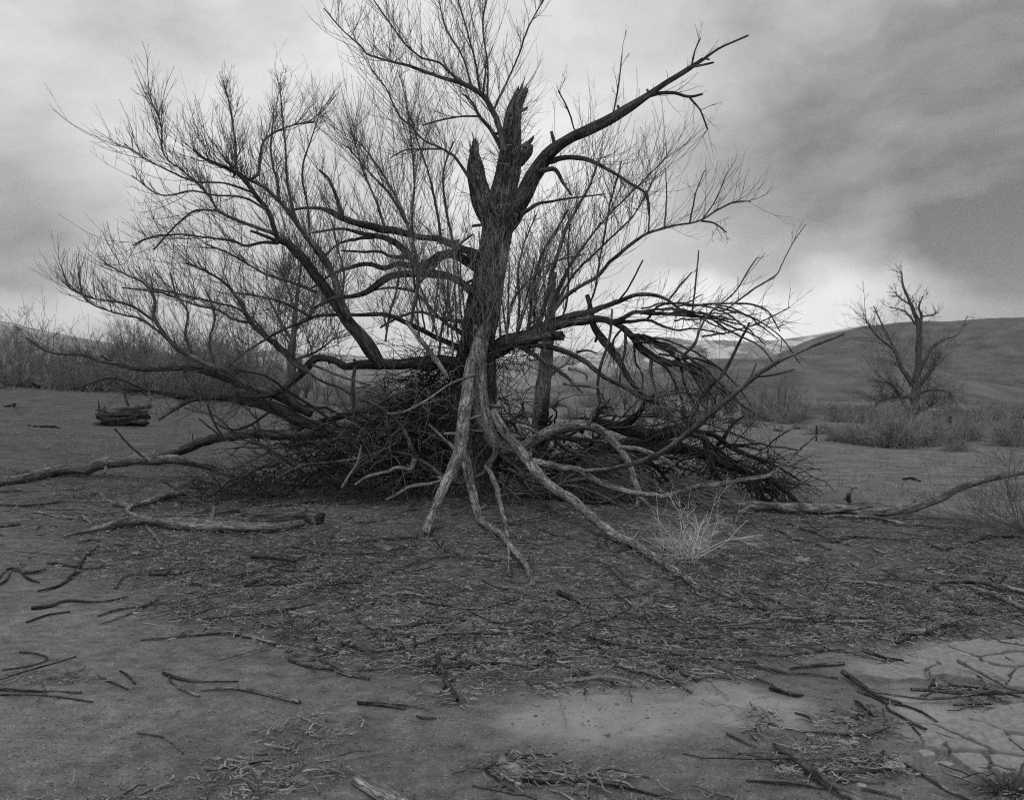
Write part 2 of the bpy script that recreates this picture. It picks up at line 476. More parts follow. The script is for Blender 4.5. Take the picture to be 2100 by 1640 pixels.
rowsY = np.concatenate([[-30, -12, -5, -2, 0, 1.0], np.geomspace(1.7, 22, 330), np.geomspace(22.4, 110, 90), np.geomspace(115, 5500, 40)])
colsT = np.linspace(-1, 1, 331); colsT = np.sign(colsT) * (np.abs(colsT) ** 1.25)
XX = colsT[None] * (3.0 + 1.15 * np.abs(rowsY))[:, None]
YY = np.repeat(rowsY[:, None], len(colsT), 1)
ZZ = H(XX, YY)
nr, nc = XX.shape
gi = np.arange(nr - 1)[:, None] * nc + np.arange(nc - 1)[None]
gm = MB(); gm.add(np.stack([XX, YY, ZZ], -1).reshape(-1, 3), np.stack([gi, gi + 1, gi + nc + 1, gi + nc], -1).reshape(-1, 4))

m, nd, lk, b = new_mat('sandy ground')
obj = nd.new('ShaderNodeTexCoord').outputs['Object']
g_fine = noise(nd, lk, obj, 120, 6, 0.75)
g_mid = noise(nd, lk, obj, 9, 6, 0.62)
g_big = noise(nd, lk, obj, 0.55, 5, 0.55)
g_str = noise(nd, lk, vmath(nd, lk, 'MULTIPLY', obj, (0.7, 1.0, 1.0)), 2.4, 9, 0.72)
lit, pal, far_a = attr(nd, 'litter', 'Fac'), attr(nd, 'pale', 'Fac'), attr(nd, 'meadow', 'Fac')
s_mix = math_node(nd, lk, 'ADD', math_node(nd, lk, 'MULTIPLY', g_fine, .55), math_node(nd, lk, 'MULTIPLY', g_mid, .45))
sand = ramp(nd, lk, s_mix, [(.36, .04), (.46, .10), (.56, .15), (.68, .27)])
def mixc(fac, a, bcol, blend='MIX'):
    n = nd.new('ShaderNodeMix'); n.data_type = 'RGBA'; n.blend_type = blend
    if isinstance(fac, (int, float)): n.inputs[0].default_value = fac
    else: lk.new(fac, n.inputs[0])
    for k, v in ((6, a), (7, bcol)):
        if isinstance(v, (int, float)): n.inputs[k].default_value = (v, v, v, 1)
        else: lk.new(v, n.inputs[k])
    return n.outputs[2]
vs_ = nd.new('ShaderNodeTexVoronoi'); vs_.inputs['Scale'].default_value = 38; lk.new(obj, vs_.inputs['Vector'])
sz_ = nd.new('ShaderNodeSeparateColor'); lk.new(vs_.outputs['Color'], sz_.inputs[0])
spk = maprange(nd, lk, math_node(nd, lk, 'SUBTRACT', vs_.outputs['Distance'], math_node(nd, lk, 'MULTIPLY', sz_.outputs[0], .34)), -.12, .02, .35, 1.0)
vl_ = nd.new('ShaderNodeTexVoronoi'); vl_.inputs['Scale'].default_value = 75; lk.new(obj, vl_.inputs['Vector'])
sl_ = nd.new('ShaderNodeSeparateColor'); lk.new(vl_.outputs['Color'], sl_.inputs[0])
spl = maprange(nd, lk, math_node(nd, lk, 'SUBTRACT', vl_.outputs['Distance'], math_node(nd, lk, 'MULTIPLY', sl_.outputs[1], .4)), -.15, .05, 1.9, 1.0)
sand = mixc(1.0, mixc(1.0, sand, spk, 'MULTIPLY'), spl, 'MULTIPLY')
col = mixc(1.0, sand, maprange(nd, lk, g_big, .3, .7, .78, 1.15), 'MULTIPLY')
silt = ramp(nd, lk, s_mix, [(.34, .18), (.5, .26), (.66, .33)])
col = mixc(math_node(nd, lk, 'MULTIPLY', pal, .85), col, silt)
meadow = ramp(nd, lk, math_node(nd, lk, 'ADD', math_node(nd, lk, 'MULTIPLY', g_str, .6), math_node(nd, lk, 'MULTIPLY', g_fine, .4)), [(.36, .035), (.46, .09), (.55, .155), (.68, .25)])
meadow = mixc(1.0, meadow, maprange(nd, lk, attr(nd, 'moss', 'Fac'), 0, 1, 1.0, .6), 'MULTIPLY')
col = mixc(far_a, col, meadow)
duff = ramp(nd, lk, s_mix, [(.36, .012), (.5, .04), (.66, .13)])
col = mixc(math_node(nd, lk, 'MULTIPLY', lit, .92), col, duff)
lk.new(col, b.inputs['Base Color'])
hgt = math_node(nd, lk, 'ADD', math_node(nd, lk, 'MULTIPLY', g_fine, .35), math_node(nd, lk, 'MULTIPLY', math_node(nd, lk, 'MULTIPLY', g_mid, .8), maprange(nd, lk, far_a, 0, 1, 1, .15)))
bump(nd, lk, hgt, b, 0.8, 0.02)
M_GROUND = m
ground = gm.build('ground', M_GROUND, bark=False)
tag(ground, kind='structure')
for nm, arr in (('litter', litter_mask(XX, YY) * (YY > 1)), ('pale', pale_mask(XX, YY) * (YY > 1)),
                ('moss', sstep(2, -7, XX + 2.5 * fbm(XX / 2.5, YY / 2.5, 0, 3, 66))), ('meadow', sstep(13.5, 19, YY - 1.5 * fbm(XX / 3, YY / 3, 0, 3, 61)))):
    a = ground.data.attributes.new(nm, 'FLOAT', 'POINT'); a.data.foreach_set('value', arr.astype(np.float32).ravel())

# ------------------------------------------------------------------ hills and far mountains
def hill(name, prof, y0, yp, y1, mat, nz, seed, x0=-2600, x1=4200, nx=260, ny=46):
    """a range of hills: prof gives its skyline, yp the distance of its crest"""
    u = np.linspace(x0, x1, nx); t = np.linspace(0, 1, ny)
    Yr = np.where(t < .62, y0 + (yp - y0) * (t / .62), yp + (y1 - yp) * ((t - .62) / .38))
    Hc = np.interp(u, [p[0] for p in prof], [(HZ - p[1]) / FPX * yp + EYE for p in prof])
    X = (u[None] - CX) / FPX * yp + 0 * Yr[:, None]
    X = X * (0.6 + 0.4 * Yr / yp)[:, None]
    Y = np.repeat(Yr[:, None], nx, 1)
    base = H(X, Y) - 1.0
    rise = np.where(t < .62, np.sin(np.clip(t / .62, 0, 1) * math.pi / 2) ** 1.3, np.cos(np.clip((t - .62) / .38, 0, 1) * math.pi / 2))[:, None]
    sc = (yp - y0)
    gull = np.abs(fbm(X / sc * 2.4, Y / sc * 1.0, 0, 5, seed)) * 2
    Z = base + (Hc[None] - base) * rise * (1 - nz * (gull - .25) * (1 - rise ** 4)) + .012 * Hc[None] * fbm(X / sc * 9, Y / sc * 9, 0, 3, seed + 3) * rise
    i = np.arange(ny - 1)[:, None] * nx + np.arange(nx - 1)[None]
    mb = MB(); mb.add(np.stack([X, Y, Z], -1).reshape(-1, 3), np.stack([i, i + 1, i + nx + 1, i + nx], -1).reshape(-1, 4))
    o = mb.build(name, mat, bark=False)
    return tag(o, kind='structure')
def hill_mat(name, lo, hi, scale, snow=0.0, snow_z=0):
    m, nd, lk, b = new_mat(name)
    g = nd.new('ShaderNodeNewGeometry').outputs['Position']
    f = noise(nd, lk, vmath(nd, lk, 'MULTIPLY', g, (1, .6, 1.6)), scale, 9, 0.68)
    c = ramp(nd, lk, f, [(.38, lo), (.62, hi)])
    if snow:
        sz = nd.new('ShaderNodeSeparateXYZ'); lk.new(g, sz.inputs[0])
        f2 = noise(nd, lk, vmath(nd, lk, 'MULTIPLY', g, (1, .5, .6)), scale * 1.7, 9, 0.62)
        k = maprange(nd, lk, f2, .47, .56, 0, snow)
        k = math_node(nd, lk, 'MULTIPLY', k, maprange(nd, lk, sz.outputs[2], snow_z * .55, snow_z, 0, 1))
        mx = nd.new('ShaderNodeMix'); mx.data_type = 'RGBA'; lk.new(k, mx.inputs[0]); lk.new(c, mx.inputs[6]); mx.inputs[7].default_value = (.8, .8, .8, 1)
        c = mx.outputs[2]
    lk.new(c, b.inputs['Base Color'])
    bump(nd, lk, f, b, .6, .8)
    return m
hill('hills', [(-2600, 796), (700, 800), (1050, 799), (1130, 792), (1200, 782), (1300, 762), (1400, 744), (1460, 736), (1600, 735), (1660, 728), (1705, 720), (1750, 725), (1800, 742), (1900, 772), (2100, 800), (4200, 800)],
     330, 560, 860, hill_mat('near hill scrub', .05, .11, .05), .35, 3, 900, 2300, 200, 40)
hill('hills', [(-2600, 796), (1300, 800), (1500, 775), (1560, 748), (1620, 716), (1660, 697), (1700, 684), (1760, 672), (1850, 667), (1905, 664), (1960, 660), (2000, 657), (2100, 661), (2350, 640), (2800, 680), (4200, 760)],
     560, 1150, 1900, hill_mat('dark hill scrub', .03, .085, .05), .6, 8, 1100, 4200)
hill('mountains', [(-2600, 740), (300, 760), (520, 728), (600, 716), (700, 728), (900, 742), (1100, 735), (1200, 728), (1258, 717), (1287, 703), (1330, 692), (1372, 692), (1415, 700), (1458, 698), (1516, 702), (1586, 700), (1672, 686), (1730, 674), (1850, 664), (2100, 690), (4200, 700)],
     2300, 3500, 4600, hill_mat('far range', .06, .16, .006, .55, 90), .5, 12)
hill('mountains', [(-2600, 630), (-900, 590), (-300, 620), (-60, 646), (20, 662), (70, 674), (120, 684), (180, 696), (260, 708), (360, 724), (500, 752), (650, 785), (800, 800)],
     2100, 3300, 4500, hill_mat('snowy mountain', .08, .16, .010, .75, 260), .6, 15, -2600, 800)
# pale track across the valley floor
def strip(name, pts, w, mat):
    mb = MB(); c = spline(pts, 60)
    v = []
    for x, y in c:
        v += [(x, y - w / 2, H(x, y - w / 2) + .05), (x, y + w / 2, H(x, y + w / 2) + .05)]
    q = [(2 * i, 2 * i + 2, 2 * i + 3, 2 * i + 1) for i in range(59)]
    mb.add(v, q); return tag(mb.build(name, mat, bark=False), kind='structure')
strip('road', [(38, 128), (70, 140), (110, 150), (190, 165)], 9, plain_mat('pale track', .2, .3, .5, 0))

# ------------------------------------------------------------------ main tree
rng = np.random.default_rng(11)
TB = np.array([TREE[0], TREE[1], float(H(*TREE))])
tree = thing('dead_willow_tree', 'huge half-dead willow with broken trunk tops, bare shoots and sprawling collapsed limbs', 'tree', TB)

def limb_path(pts, y0, y1, seed, wob=.25):
    """rows (px, py, width px[, Y]); Y = 0: on the ground"""
    k = len(pts)
    d = np.concatenate([[0], np.cumsum([math.hypot(pts[i + 1][0] - pts[i][0], pts[i + 1][1] - pts[i][1]) for i in range(k - 1)])])
    kn, kv = [], []
    gp = {}
    for i, p in enumerate(pts):
        if len(p) > 3:
            if p[3] == 0:
                g = G(p[0], p[1]); gp[i] = g; kn.append(d[i]); kv.append(g[1])
            else: kn.append(d[i]); kv.append(p[3])
    if not (len(pts[0]) > 3): kn.insert(0, 0.0); kv.insert(0, y0)
    if not (len(pts[-1]) > 3): kn.append(d[-1]); kv.append(y1)
    rows = []
    for i, p in enumerate(pts):
        Y = float(np.interp(d[i], kn, kv)); q = P(p[0], p[1], Y); r = p[2] / 2 / FPX * Y
        if i in gp: q = gp[i] + np.array([0, 0, r * .65 + .012 * float(litter_mask(gp[i][0], gp[i][1])) + (.02 if p[2] >= 9 else .006)])
        rows.append([*q, r])
    Ln = sum(np.linalg.norm(np.subtract(rows[i + 1][:3], rows[i][:3])) for i in range(k - 1))
    rm = np.median([r[3] for r in rows])
    n = int(np.clip(Ln / max(rm * .55, .012), 22, 160))
    c = spline(rows, n)
    C, R = c[:, :3].copy(), np.maximum(c[:, 3], .0015)
    s = np.linspace(0, Ln, n)
    for ax in range(3):
        C[:, ax] += wob * R * (vnoise(s / max(rm * 9, .1), seed * 1.37 + ax * 7.7, 0, seed) + .6 * vnoise(s / max(rm * 3.5, .05), seed + ax * 3.3, 0, seed))
    if gp:
        C[:, 2] = np.maximum(C[:, 2], H(C[:, 0], C[:, 1]) - .25 * R)
    return C, R
_seed = [100]
def limb(pts, y0=13.5, y1=13.5, mat=None, parent=None, org=TB, name='limb', sh=None, jag=0.0, label=None, rough=.12, wob=.25, groove=.0, knots=True, ws=None):
    _seed[0] += 1; sd = _seed[0]
    if ws is None: ws = .95 if mat == M_PALE else .86 if mat in (M_DEAD, M_TRUNK) else .75
    pts = [(p[0], p[1], p[2] * (ws if p[2] > 4 else 1), *p[3:]) for p in pts]
    C, R = limb_path(pts, y0, y1, sd, wob)
    w = max(p[2] for p in pts)
    sides = 26 if w >= 34 else 16 if w >= 18 else 10 if w >= 9 else 6
    mb = MB(); limb_tube(mb, C, R, sides, rough, sd, jag, 0, groove)
    if knots and w > 6:                                   # broken side stubs
        ln = np.linalg.norm(np.diff(C, axis=0), axis=1).sum()
        for _ in range(int(ln * 1.6)):
            i = int(rng.integers(2, len(C) - 2)); dv = unit(rng.normal(0, 1, 3) + UPV * .2); t = unit(C[i + 1] - C[i])
            dv = unit(dv - t * dv.dot(t) * .7)
            L = R[i] * rng.uniform(1.3, 3.2); r = min(R[i] * rng.uniform(.18, .4), .02)
            c2 = C[i] + np.outer(np.linspace(0, 1, 4), dv * L)
            limb_tube(mb, c2, np.linspace(r * 1.5, r, 4), 5, .15, sd + 3, jag=r)
    o = mb.build(name, mat or M_LIMB, parent or tree, org)
    if label: o['label'] = label
    if sh:
        n, Lm = int(sh[0] * 1.2 + .5), sh[1] * .95; kw = dict(sh[2]) if len(sh) > 2 else {}
        tm = kw.pop('mat', M_TWIG)
        m2 = MB(); shoots(m2, C, R, n, Lm, rng=rng, **kw)
        t = m2.build('twigs', tm, o, org); tag(t, kind='stuff')
    return o, C, R

# trunk: leaning up to a broken crown
tp = [(955, 1046, 175), (958, 1000, 140), (962, 930, 120), (968, 860, 112), (974, 780, 104), (981, 700, 88), (992, 620, 78), (1006, 540, 74), (1018, 480, 78), (1030, 425, 76), (1042, 370, 62), (1048, 325, 56), (1050, 290, 50), (1050, 250, 42), (1055, 218, 37), (1066, 194, 30)]
limb(tp, 13.5, 13.5, M_TRUNK, name='trunk', jag=.16, ws=.86, rough=.085, groove=.22, sh=(300, .7, dict(up=.8, t0=.2, spread=1.1, fwd=.2, sub=(2,), mat=M_TWIGP)))
limb([(1018, 490, 34), (1004, 450, 44), (990, 412, 47), (978, 360, 40), (973, 320, 26), (973, 296, 12)], 13.4, 13.3, M_TRUNK, jag=.12, groove=.25, label='broken splintered fork of the trunk', sh=(50, .5, dict(up=.7, spread=1.1, fwd=.2, sub=(2,), mat=M_TWIGP)))
limb([(1066, 335, 20), (1080, 312, 26), (1083, 300, 18)], 13.3, 13.1, M_TRUNK, jag=.03, name='burl', knots=False)
limb([(1072, 300, 12), (1086, 290, 9), (1092, 283, 6)], 13.4, 13.2, M_DEAD, jag=.04, name='stub', knots=False)

def splinters(px, py, Y, w, n, lean, label):
    mb = MB(); c = P(px, py, Y); r = w / 2 / FPX * Y
    for k in range(n):
        a = rng.uniform(0, 6.283); b0 = c + np.array([math.cos(a) * r * .75, math.sin(a) * r * .75, rng.uniform(-.12, .0)])
        d = unit(np.array([lean, 0, 1.0]) + rng.normal(0, .12, 3)); L = rng.uniform(.10, .30)
        C = b0 + np.outer(np.linspace(0, 1, 7), d * L)
        limb_tube(mb, C, np.linspace(1, .12, 7) * rng.uniform(.012, .032), 6, .25, 700 + k, .02, 0, .3)
    o = mb.build('splinters', M_DEAD, tree, TB); o['label'] = label; o['kind'] = 'stuff'
splinters(1066, 200, 13.5, 26, 13, .35, 'splintered wood of the broken main top')
splinters(974, 316, 13.32, 20, 8, 0.02, 'splintered wood of the broken fork')
# right-hand upper limb and its ends
limb([(1030, 478, 36), (1048, 440, 48), (1074, 398, 48), (1098, 352, 40), (1130, 311, 34), (1165, 286, 30), (1210, 266, 29), (1265, 236, 28), (1320, 201, 20), (1370, 166, 15), (1418, 137, 12), (1440, 124, 8), (1475, 100, 6), (1535, 73, 4)], 13.4, 12.4, M_BARK,
     sh=(18, .4, dict(up=.9, t0=.25, sub=(1,))))
limb([(1322, 200, 12), (1345, 193, 10), (1380, 191, 9), (1415, 198, 8), (1441, 193, 6)], 12.8, 12.6, M_BARK, sh=(6, .5, dict(up=.1, sub=(1,))))
limb([(1413, 199, 7), (1435, 225, 5), (1451, 266, 3)], 12.6, 12.5, M_BARK, sh=(4, .4, dict(up=-.1, sub=(1,))))
limb([(1418, 138, 8), (1440, 134, 6), (1464, 128, 5)], 12.5, 12.4, M_BARK)
limb([(1419, 134, 6), (1425, 105, 5), (1437, 78, 3)], 12.5, 12.4, M_BARK, sh=(3, .3, dict(sub=(1,))))
limb([(1424, 131, 5), (1440, 121, 5), (1455, 122, 4)], 12.5, 12.4, M_BARK)
limb([(1180, 274, 5), (1166, 228, 4), (1145, 185, 3)], 13, 12.8, M_BARK, sh=(4, .3))
limb([(1256, 240, 5), (1267, 185, 4), (1276, 108, 2)], 12.9, 12.8, sh=(4, .3))
limb([(1112, 338, 18), (1150, 325, 14), (1200, 327, 12), (1250, 350, 10), (1290, 375, 8), (1322, 395, 6), (1331, 440, 4)], 13.2, 12.6, M_BARK, sh=(34, .9, dict(up=.9)))
limb([(1108, 350, 16), (1138, 348, 13), (1155, 375, 9), (1172, 400, 4)], 13.1, 12.8, M_BARK, sh=(8, .4))
limb([(1070, 440, 14), (1100, 420, 10), (1160, 408, 6), (1240, 398, 3)], 13.2, 12.8, M_BARK, sh=(8, .5))
# upper-left crown
limb([(1034, 310, 16), (1025, 262, 17), (1008, 222, 17), (985, 192, 14), (948, 171, 12), (900, 158, 9), (840, 136, 8), (790, 123, 6), (752, 110, 5), (738, 93, 4), (705, 65, 3), (664, 17, 2.5)], 13.3, 12.6, sh=(76, .95, dict(up=1.1, fwd=.35)))
limb([(945, 170, 9), (920, 146, 7), (900, 128, 6), (868, 120, 5), (832, 92, 4), (810, 62, 3), (785, 28, 3), (763, -5, 2)], 12.9, 12.6, sh=(26, .9, dict(up=1.1)))
limb([(1030, 305, 13), (1000, 258, 11), (984, 238, 9), (970, 213, 7), (954, 194, 5)], 13.4, 13.2, sh=(20, 1.0, dict(up=1.1)))
limb([(982, 238, 6), (940, 240, 5), (890, 250, 4), (867, 258, 3)], 13.2, 13.0, sh=(14, .9, dict(up=1.0)))
limb([(990, 196, 6), (995, 152, 5), (997, 113, 4)], 13.1, 13.0, M_BARK)
limb([(1013, 224, 7), (1040, 166, 5), (1065, 110, 5), (1082, 60, 4), (1100, 26, 3), (1122, -12, 2)], 13.2, 12.8, sh=(20, .6, dict(up=.8)))
limb([(985, 192, 8), (975, 130, 6), (960, 70, 5), (940, 0, 3), (930, -60, 2)], 13.1, 13.0, sh=(30, 1.0, dict(up=1.0)))
limb([(968, 185, 7), (950, 120, 5), (915, 60, 4), (900, 0, 3), (890, -60, 2)], 13.2, 13.5, sh=(24, 1.0, dict(up=1.0)))
limb([(1000, 210, 6), (1000, 130, 5), (990, 60, 4), (1000, -20, 3)], 13.3, 13.4, sh=(22, .9, dict(up=1.0)))
limb([(962, 365, 11), (936, 326, 8), (905, 305, 7), (866, 286, 6), (842, 257, 5), (820, 240, 4), (792, 182, 3), (760, 140, 2)], 13.2, 12.6, sh=(36, 1.0, dict(up=.9)))
limb([(905, 305, 5), (860, 306, 5), (830, 308, 4), (800, 325, 2)], 13.1, 12.9, sh=(10, .8))

# two long limbs sweeping up to the left and their forks
limb([(782, 752, 24), (768, 735, 36), (752, 712, 40), (735, 688, 38), (712, 652, 31), (690, 620, 28), (660, 580, 26), (620, 531, 24), (590, 500, 20), (572, 492, 16), (548, 430, 14), (524, 401, 13), (501, 370, 12), (481, 352, 11), (450, 338, 9), (415, 323, 7), (395, 306, 5)], 12.9, 12.0, M_BARK, sh=(120, .75, dict(up=.9, t0=.3)))
limb([(716, 657, 20), (697, 608, 22), (684, 565, 20), (660, 520, 18), (625, 478, 17), (608, 456, 15), (570, 410, 12), (535, 381, 10), (512, 369, 9), (481, 350, 6), (455, 318, 4)], 12.6, 12.2, M_LIMB, sh=(90, .75, dict(up=.9)))
limb([(512, 370, 9), (530, 355, 8), (533, 323, 7), (541, 290, 5), (558, 275, 4), (598, 258, 3), (645, 249, 2)], 12.3, 12.2, sh=(34, .6, dict(up=1.0)))
limb([(572, 412, 10), (570, 378, 8), (560, 340, 6), (555, 300, 4), (562, 230, 3)], 12.3, 12.6, M_LIMB, sh=(34, .55, dict(up=1.0)))
limb([(573, 499, 12), (540, 497, 8), (501, 504, 7), (481, 495, 7), (444, 490, 6), (424, 487, 5), (358, 481, 5), (300, 490, 4), (272, 504, 3)], 12.3, 12.0, sh=(34, .9, dict(up=.9)))
limb([(570, 496, 10), (545, 484, 9), (513, 473, 7)], 12.3, 12.1, M_BARK)
limb([(562, 478, 11), (525, 466, 10), (487, 452, 9), (447, 432, 8), (430, 404, 7), (409, 381, 6), (372, 349, 5), (343, 326, 5), (333, 309, 4), (332, 280, 4), (329, 255, 3), (316, 220, 3), (304, 190, 2)], 12.2, 11.8, sh=(70, .6, dict(up=.8)))
limb([(445, 432, 7), (401, 432, 6), (366, 458, 5), (343, 481, 5), (315, 513, 3)], 12.1, 12.0, sh=(16, .6, dict(up=.5)))
limb([(547, 430, 8), (500, 406, 6), (440, 400, 5), (395, 392, 4), (330, 400, 3), (270, 360, 2)], 12.2, 11.9, sh=(26, .8, dict(up=.8)))
limb([(520, 395, 7), (460, 376, 5), (400, 372, 4), (335, 345, 3), (290, 320, 2.5), (255, 295, 2)], 12.1, 11.7, sh=(22, .8, dict(up=.9)))
limb([(481, 352, 7), (484, 320, 6), (478, 260, 5), (474, 230, 4), (458, 165, 2)], 12.1, 12.3, sh=(30, .45, dict(up=1.0)))
limb([(608, 456, 9), (590, 380, 7), (585, 300, 5), (579, 240, 4), (573, 170, 2)], 12.4, 12.8, sh=(34, .45, dict(up=1.0)))
limb([(684, 565, 9), (640, 500, 7), (632, 430, 6), (620, 350, 4), (640, 280, 3), (660, 220, 2)], 12.6, 13.2, sh=(40, .6, dict(up=1.0)))

# dark arching limbs from the trunk
arch = dict(up=1.0, spread=.5, fwd=.2, sub=(3,))
limb([(985, 525, 26), (960, 515, 20), (930, 502, 20), (900, 490, 18), (858, 487, 18), (815, 476, 20), (780, 470, 22), (757, 464, 20), (728, 458, 17), (700, 447, 18), (678, 433, 16), (657, 427, 10), (620, 427, 8), (590, 434, 5)], 13.4, 14.3, M_BARK, sh=(70, .85, arch))
limb([(702, 449, 14), (695, 419, 11), (683, 387, 9), (672, 364, 7), (655, 349, 6)], 14.0, 14.0, M_BARK, sh=(14, .8, arch))
limb([(985, 555, 32), (955, 537, 26), (930, 522, 24), (900, 527, 24), (880, 540, 26), (860, 551, 28), (845, 531, 23), (820, 502, 20), (790, 487, 16), (742, 479, 12), (700, 470, 8), (640, 478, 6)], 13.5, 14.6, M_BARK, sh=(60, .8, arch))
limb([(862, 553, 24), (825, 540, 14), (788, 548, 13), (752, 540, 12), (718, 548, 10), (683, 562, 8), (640, 590, 5)], 14, 14.6, M_BARK, sh=(34, .7, arch))
limb([(842, 528, 14), (798, 525, 9), (781, 516, 8), (743, 517, 7), (700, 514, 5)], 14.1, 14.6, M_BARK, sh=(18, .6, arch))
limb([(775, 485, 10), (729, 490, 8), (690, 503, 6), (662, 532, 4)], 14.2, 14.7, M_BARK, sh=(14, .6, arch))
limb([(975, 600, 30), (955, 586, 24), (930, 570, 21), (895, 562, 22), (858, 562, 20), (815, 565, 18), (787, 576, 20), (752, 599, 16), (718, 608, 12), (688, 613, 8), (640, 632, 5)], 13.4, 14.2, M_BARK, sh=(54, .75, arch))
limb([(950, 715, 20), (924, 704, 15), (872, 680, 14), (830, 660, 13), (787, 645, 12), (744, 645, 11), (700, 645, 10), (649, 648, 9), (615, 662, 8), (572, 680, 8), (529, 705, 7), (495, 728, 6), (470, 752, 4)], 13.2, 12.2, M_BARK, sh=(80, .7, arch))
limb([(950, 660, 12), (905, 652, 9), (860, 640, 8), (820, 650, 6), (780, 672, 4)], 13.6, 14.2, M_BARK, sh=(30, .6, arch))
limb([(955, 690, 14), (900, 650, 10), (850, 600, 8), (800, 590, 6), (740, 600, 4)], 13.6, 14.6, M_BARK, sh=(34, .7, arch))

# heavy low limb to the left carrying the sweeping limbs
limb([(965, 760, 46), (920, 745, 36), (872, 743, 30), (815, 745, 27), (780, 745, 28), (744, 748, 26), (706, 751, 22), (686, 738, 20), (649, 734, 22), (626, 756, 22), (590, 790, 18), (560, 808, 16), (500, 813, 10)], 13.3, 13.0, M_BARK, rough=.16, sh=(50, .6, arch))
limb([(630, 764, 24), (600, 735, 20), (572, 711, 17), (543, 687, 14), (513, 660, 12), (499, 632, 10), (470, 589, 8), (430, 560, 5), (380, 540, 3)], 12.9, 12.2, M_LIMB, sh=(90, .8, dict(up=.7, spread=.9)))
limb([(513, 661, 8), (480, 655, 7), (448, 636, 6), (400, 625, 5), (330, 600, 4), (250, 590, 3)], 12.5, 12.2, sh=(30, .7, dict(up=.8)))
limb([(560, 700, 8), (500, 640, 7), (420, 615, 6), (350, 600, 5), (310, 590, 4)], 12.5, 12.3, sh=(24, .7, dict(up=.8)))
limb([(650, 600, 10), (600, 580, 8), (540, 560, 6), (470, 520, 5), (420, 500, 3)], 12.7, 12.4, sh=(34, .8, dict(up=.8)))
limb([(640, 650, 9), (590, 625, 8), (540, 610, 6), (480, 600, 4)], 12.8, 12.6, sh=(28, .7, dict(up=.8)))
limb([(560, 808, 24), (520, 790, 22), (470, 763, 20), (420, 744, 17), (372, 722, 14), (345, 697, 12), (322, 664, 10), (315, 650, 9), (318, 617, 8), (300, 585, 6), (255, 562, 4), (215, 540, 3)], 13.6, 14.3, M_LIMB, sh=(110, .65, dict(up=.9, t0=.05)))
limb([(320, 660, 8), (272, 629, 7), (243, 620, 6), (200, 614, 5), (183, 609, 4), (143, 589, 3), (125, 545, 2)], 14.2, 14.0, sh=(56, .55, dict(up=.95)))
limb([(345, 697, 8), (290, 655, 6), (230, 640, 5), (175, 612, 4), (160, 560, 3)], 14.2, 14.3, sh=(40, .8, dict(up=1.0)))
limb([(400, 735, 9), (380, 690, 7), (385, 640, 6), (360, 600, 5), (350, 560, 3)], 14, 14.3, sh=(34, .8, dict(up=1.0)))
limb([(440, 755, 9), (430, 700, 7), (440, 650, 6), (425, 600, 4)], 14, 14.4, sh=(30, .7, dict(up=1.0)))
limb([(700, 890, 26), (650, 872, 28), (600, 858, 28), (544, 834, 25), (500, 823, 22), (458, 816, 18), (415, 815, 13), (372, 812, 9), (330, 803, 7), (258, 799, 4)], 13.6, 14.4, M_BARK, sh=(140, .6, dict(up=.15, spread=1.0)))
limb([(640, 850, 24), (590, 820, 26), (544, 802, 24), (487, 786, 22), (430, 764, 18), (387, 755, 14), (315, 757, 12), (272, 755, 11), (243, 747, 10), (200, 740, 8), (172, 729, 6), (115, 725, 5), (86, 715, 4), (60, 697, 2)], 13.8, 14.2, M_BARK, sh=(150, .7, dict(up=.2, spread=1.0)))
limb([(426, 815, 14), (387, 823, 13), (358, 841, 9), (325, 861, 4)], 14.1, 13.9, M_BARK, sh=(8, .3))
limb([(240, 748, 7), (222, 739, 6), (207, 729, 5)], 14.2, 14.1, M_BARK)
limb([(380, 820, 6), (300, 800, 5), (230, 775, 4), (160, 795, 2.5)], 14.2, 14.3, M_BARK, sh=(12, .5, dict(up=.3)))
limb([(560, 840, 7), (490, 880, 6), (440, 865, 5), (425, 830, 3)], 13.6, 13.4, M_BARK, sh=(8, .4))

# upright shoots in front of and left of the trunk
limb([(843, 668, 10), (850, 620, 11), (858, 580, 11), (851, 512, 10), (838, 465, 9), (815, 410, 8), (790, 365, 7), (760, 320, 5), (718, 272, 3)], 12.4, 12.4, M_LIMB, sh=(46, 1.1, dict(up=1.0, ysc=.6)))
limb([(858, 582, 9), (890, 548, 9), (925, 514, 8), (970, 480, 5)], 12.4, 12.6, M_LIMB, sh=(10, .6))
limb([(850, 520, 9), (845, 450, 8), (850, 380, 6), (845, 310, 5), (838, 240, 3)], 12.5, 12.9, sh=(40, 1.0, dict(up=1.0)))
limb([(838, 466, 8), (800, 400, 7), (745, 340, 5), (712, 300, 3)], 12.5, 12.6, sh=(34, .9, dict(up=1.0)))
limb([(905, 500, 9), (895, 430, 8), (880, 360, 6), (860, 300, 4), (835, 220, 2)], 13.6, 13.8, sh=(40, 1.1, dict(up=1.0)))
limb([(930, 500, 8), (915, 430, 7), (910, 350, 5), (930, 290, 3)], 13.6, 13.9, sh=(30, .9, dict(up=1.0)))
limb([(790, 470, 8), (770, 410, 7), (745, 350, 5), (722, 270, 3)], 13.9, 14.2, sh=(36, 1.0, dict(up=1.0)))
limb([(700, 612, 7), (705, 560, 6), (690, 500, 5), (680, 450, 3)], 13.0, 13.4, sh=(30, .8, dict(up=1.0)))
limb([(790, 700, 8), (800, 640, 7), (815, 590, 5), (818, 540, 3)], 12.8, 13.2, sh=(40, .7, dict(up=1.0)))
limb([(900, 730, 8), (905, 680, 7), (915, 630, 5), (905, 580, 3)], 13.0, 13.2, sh=(40, .6, dict(up=1.0)))
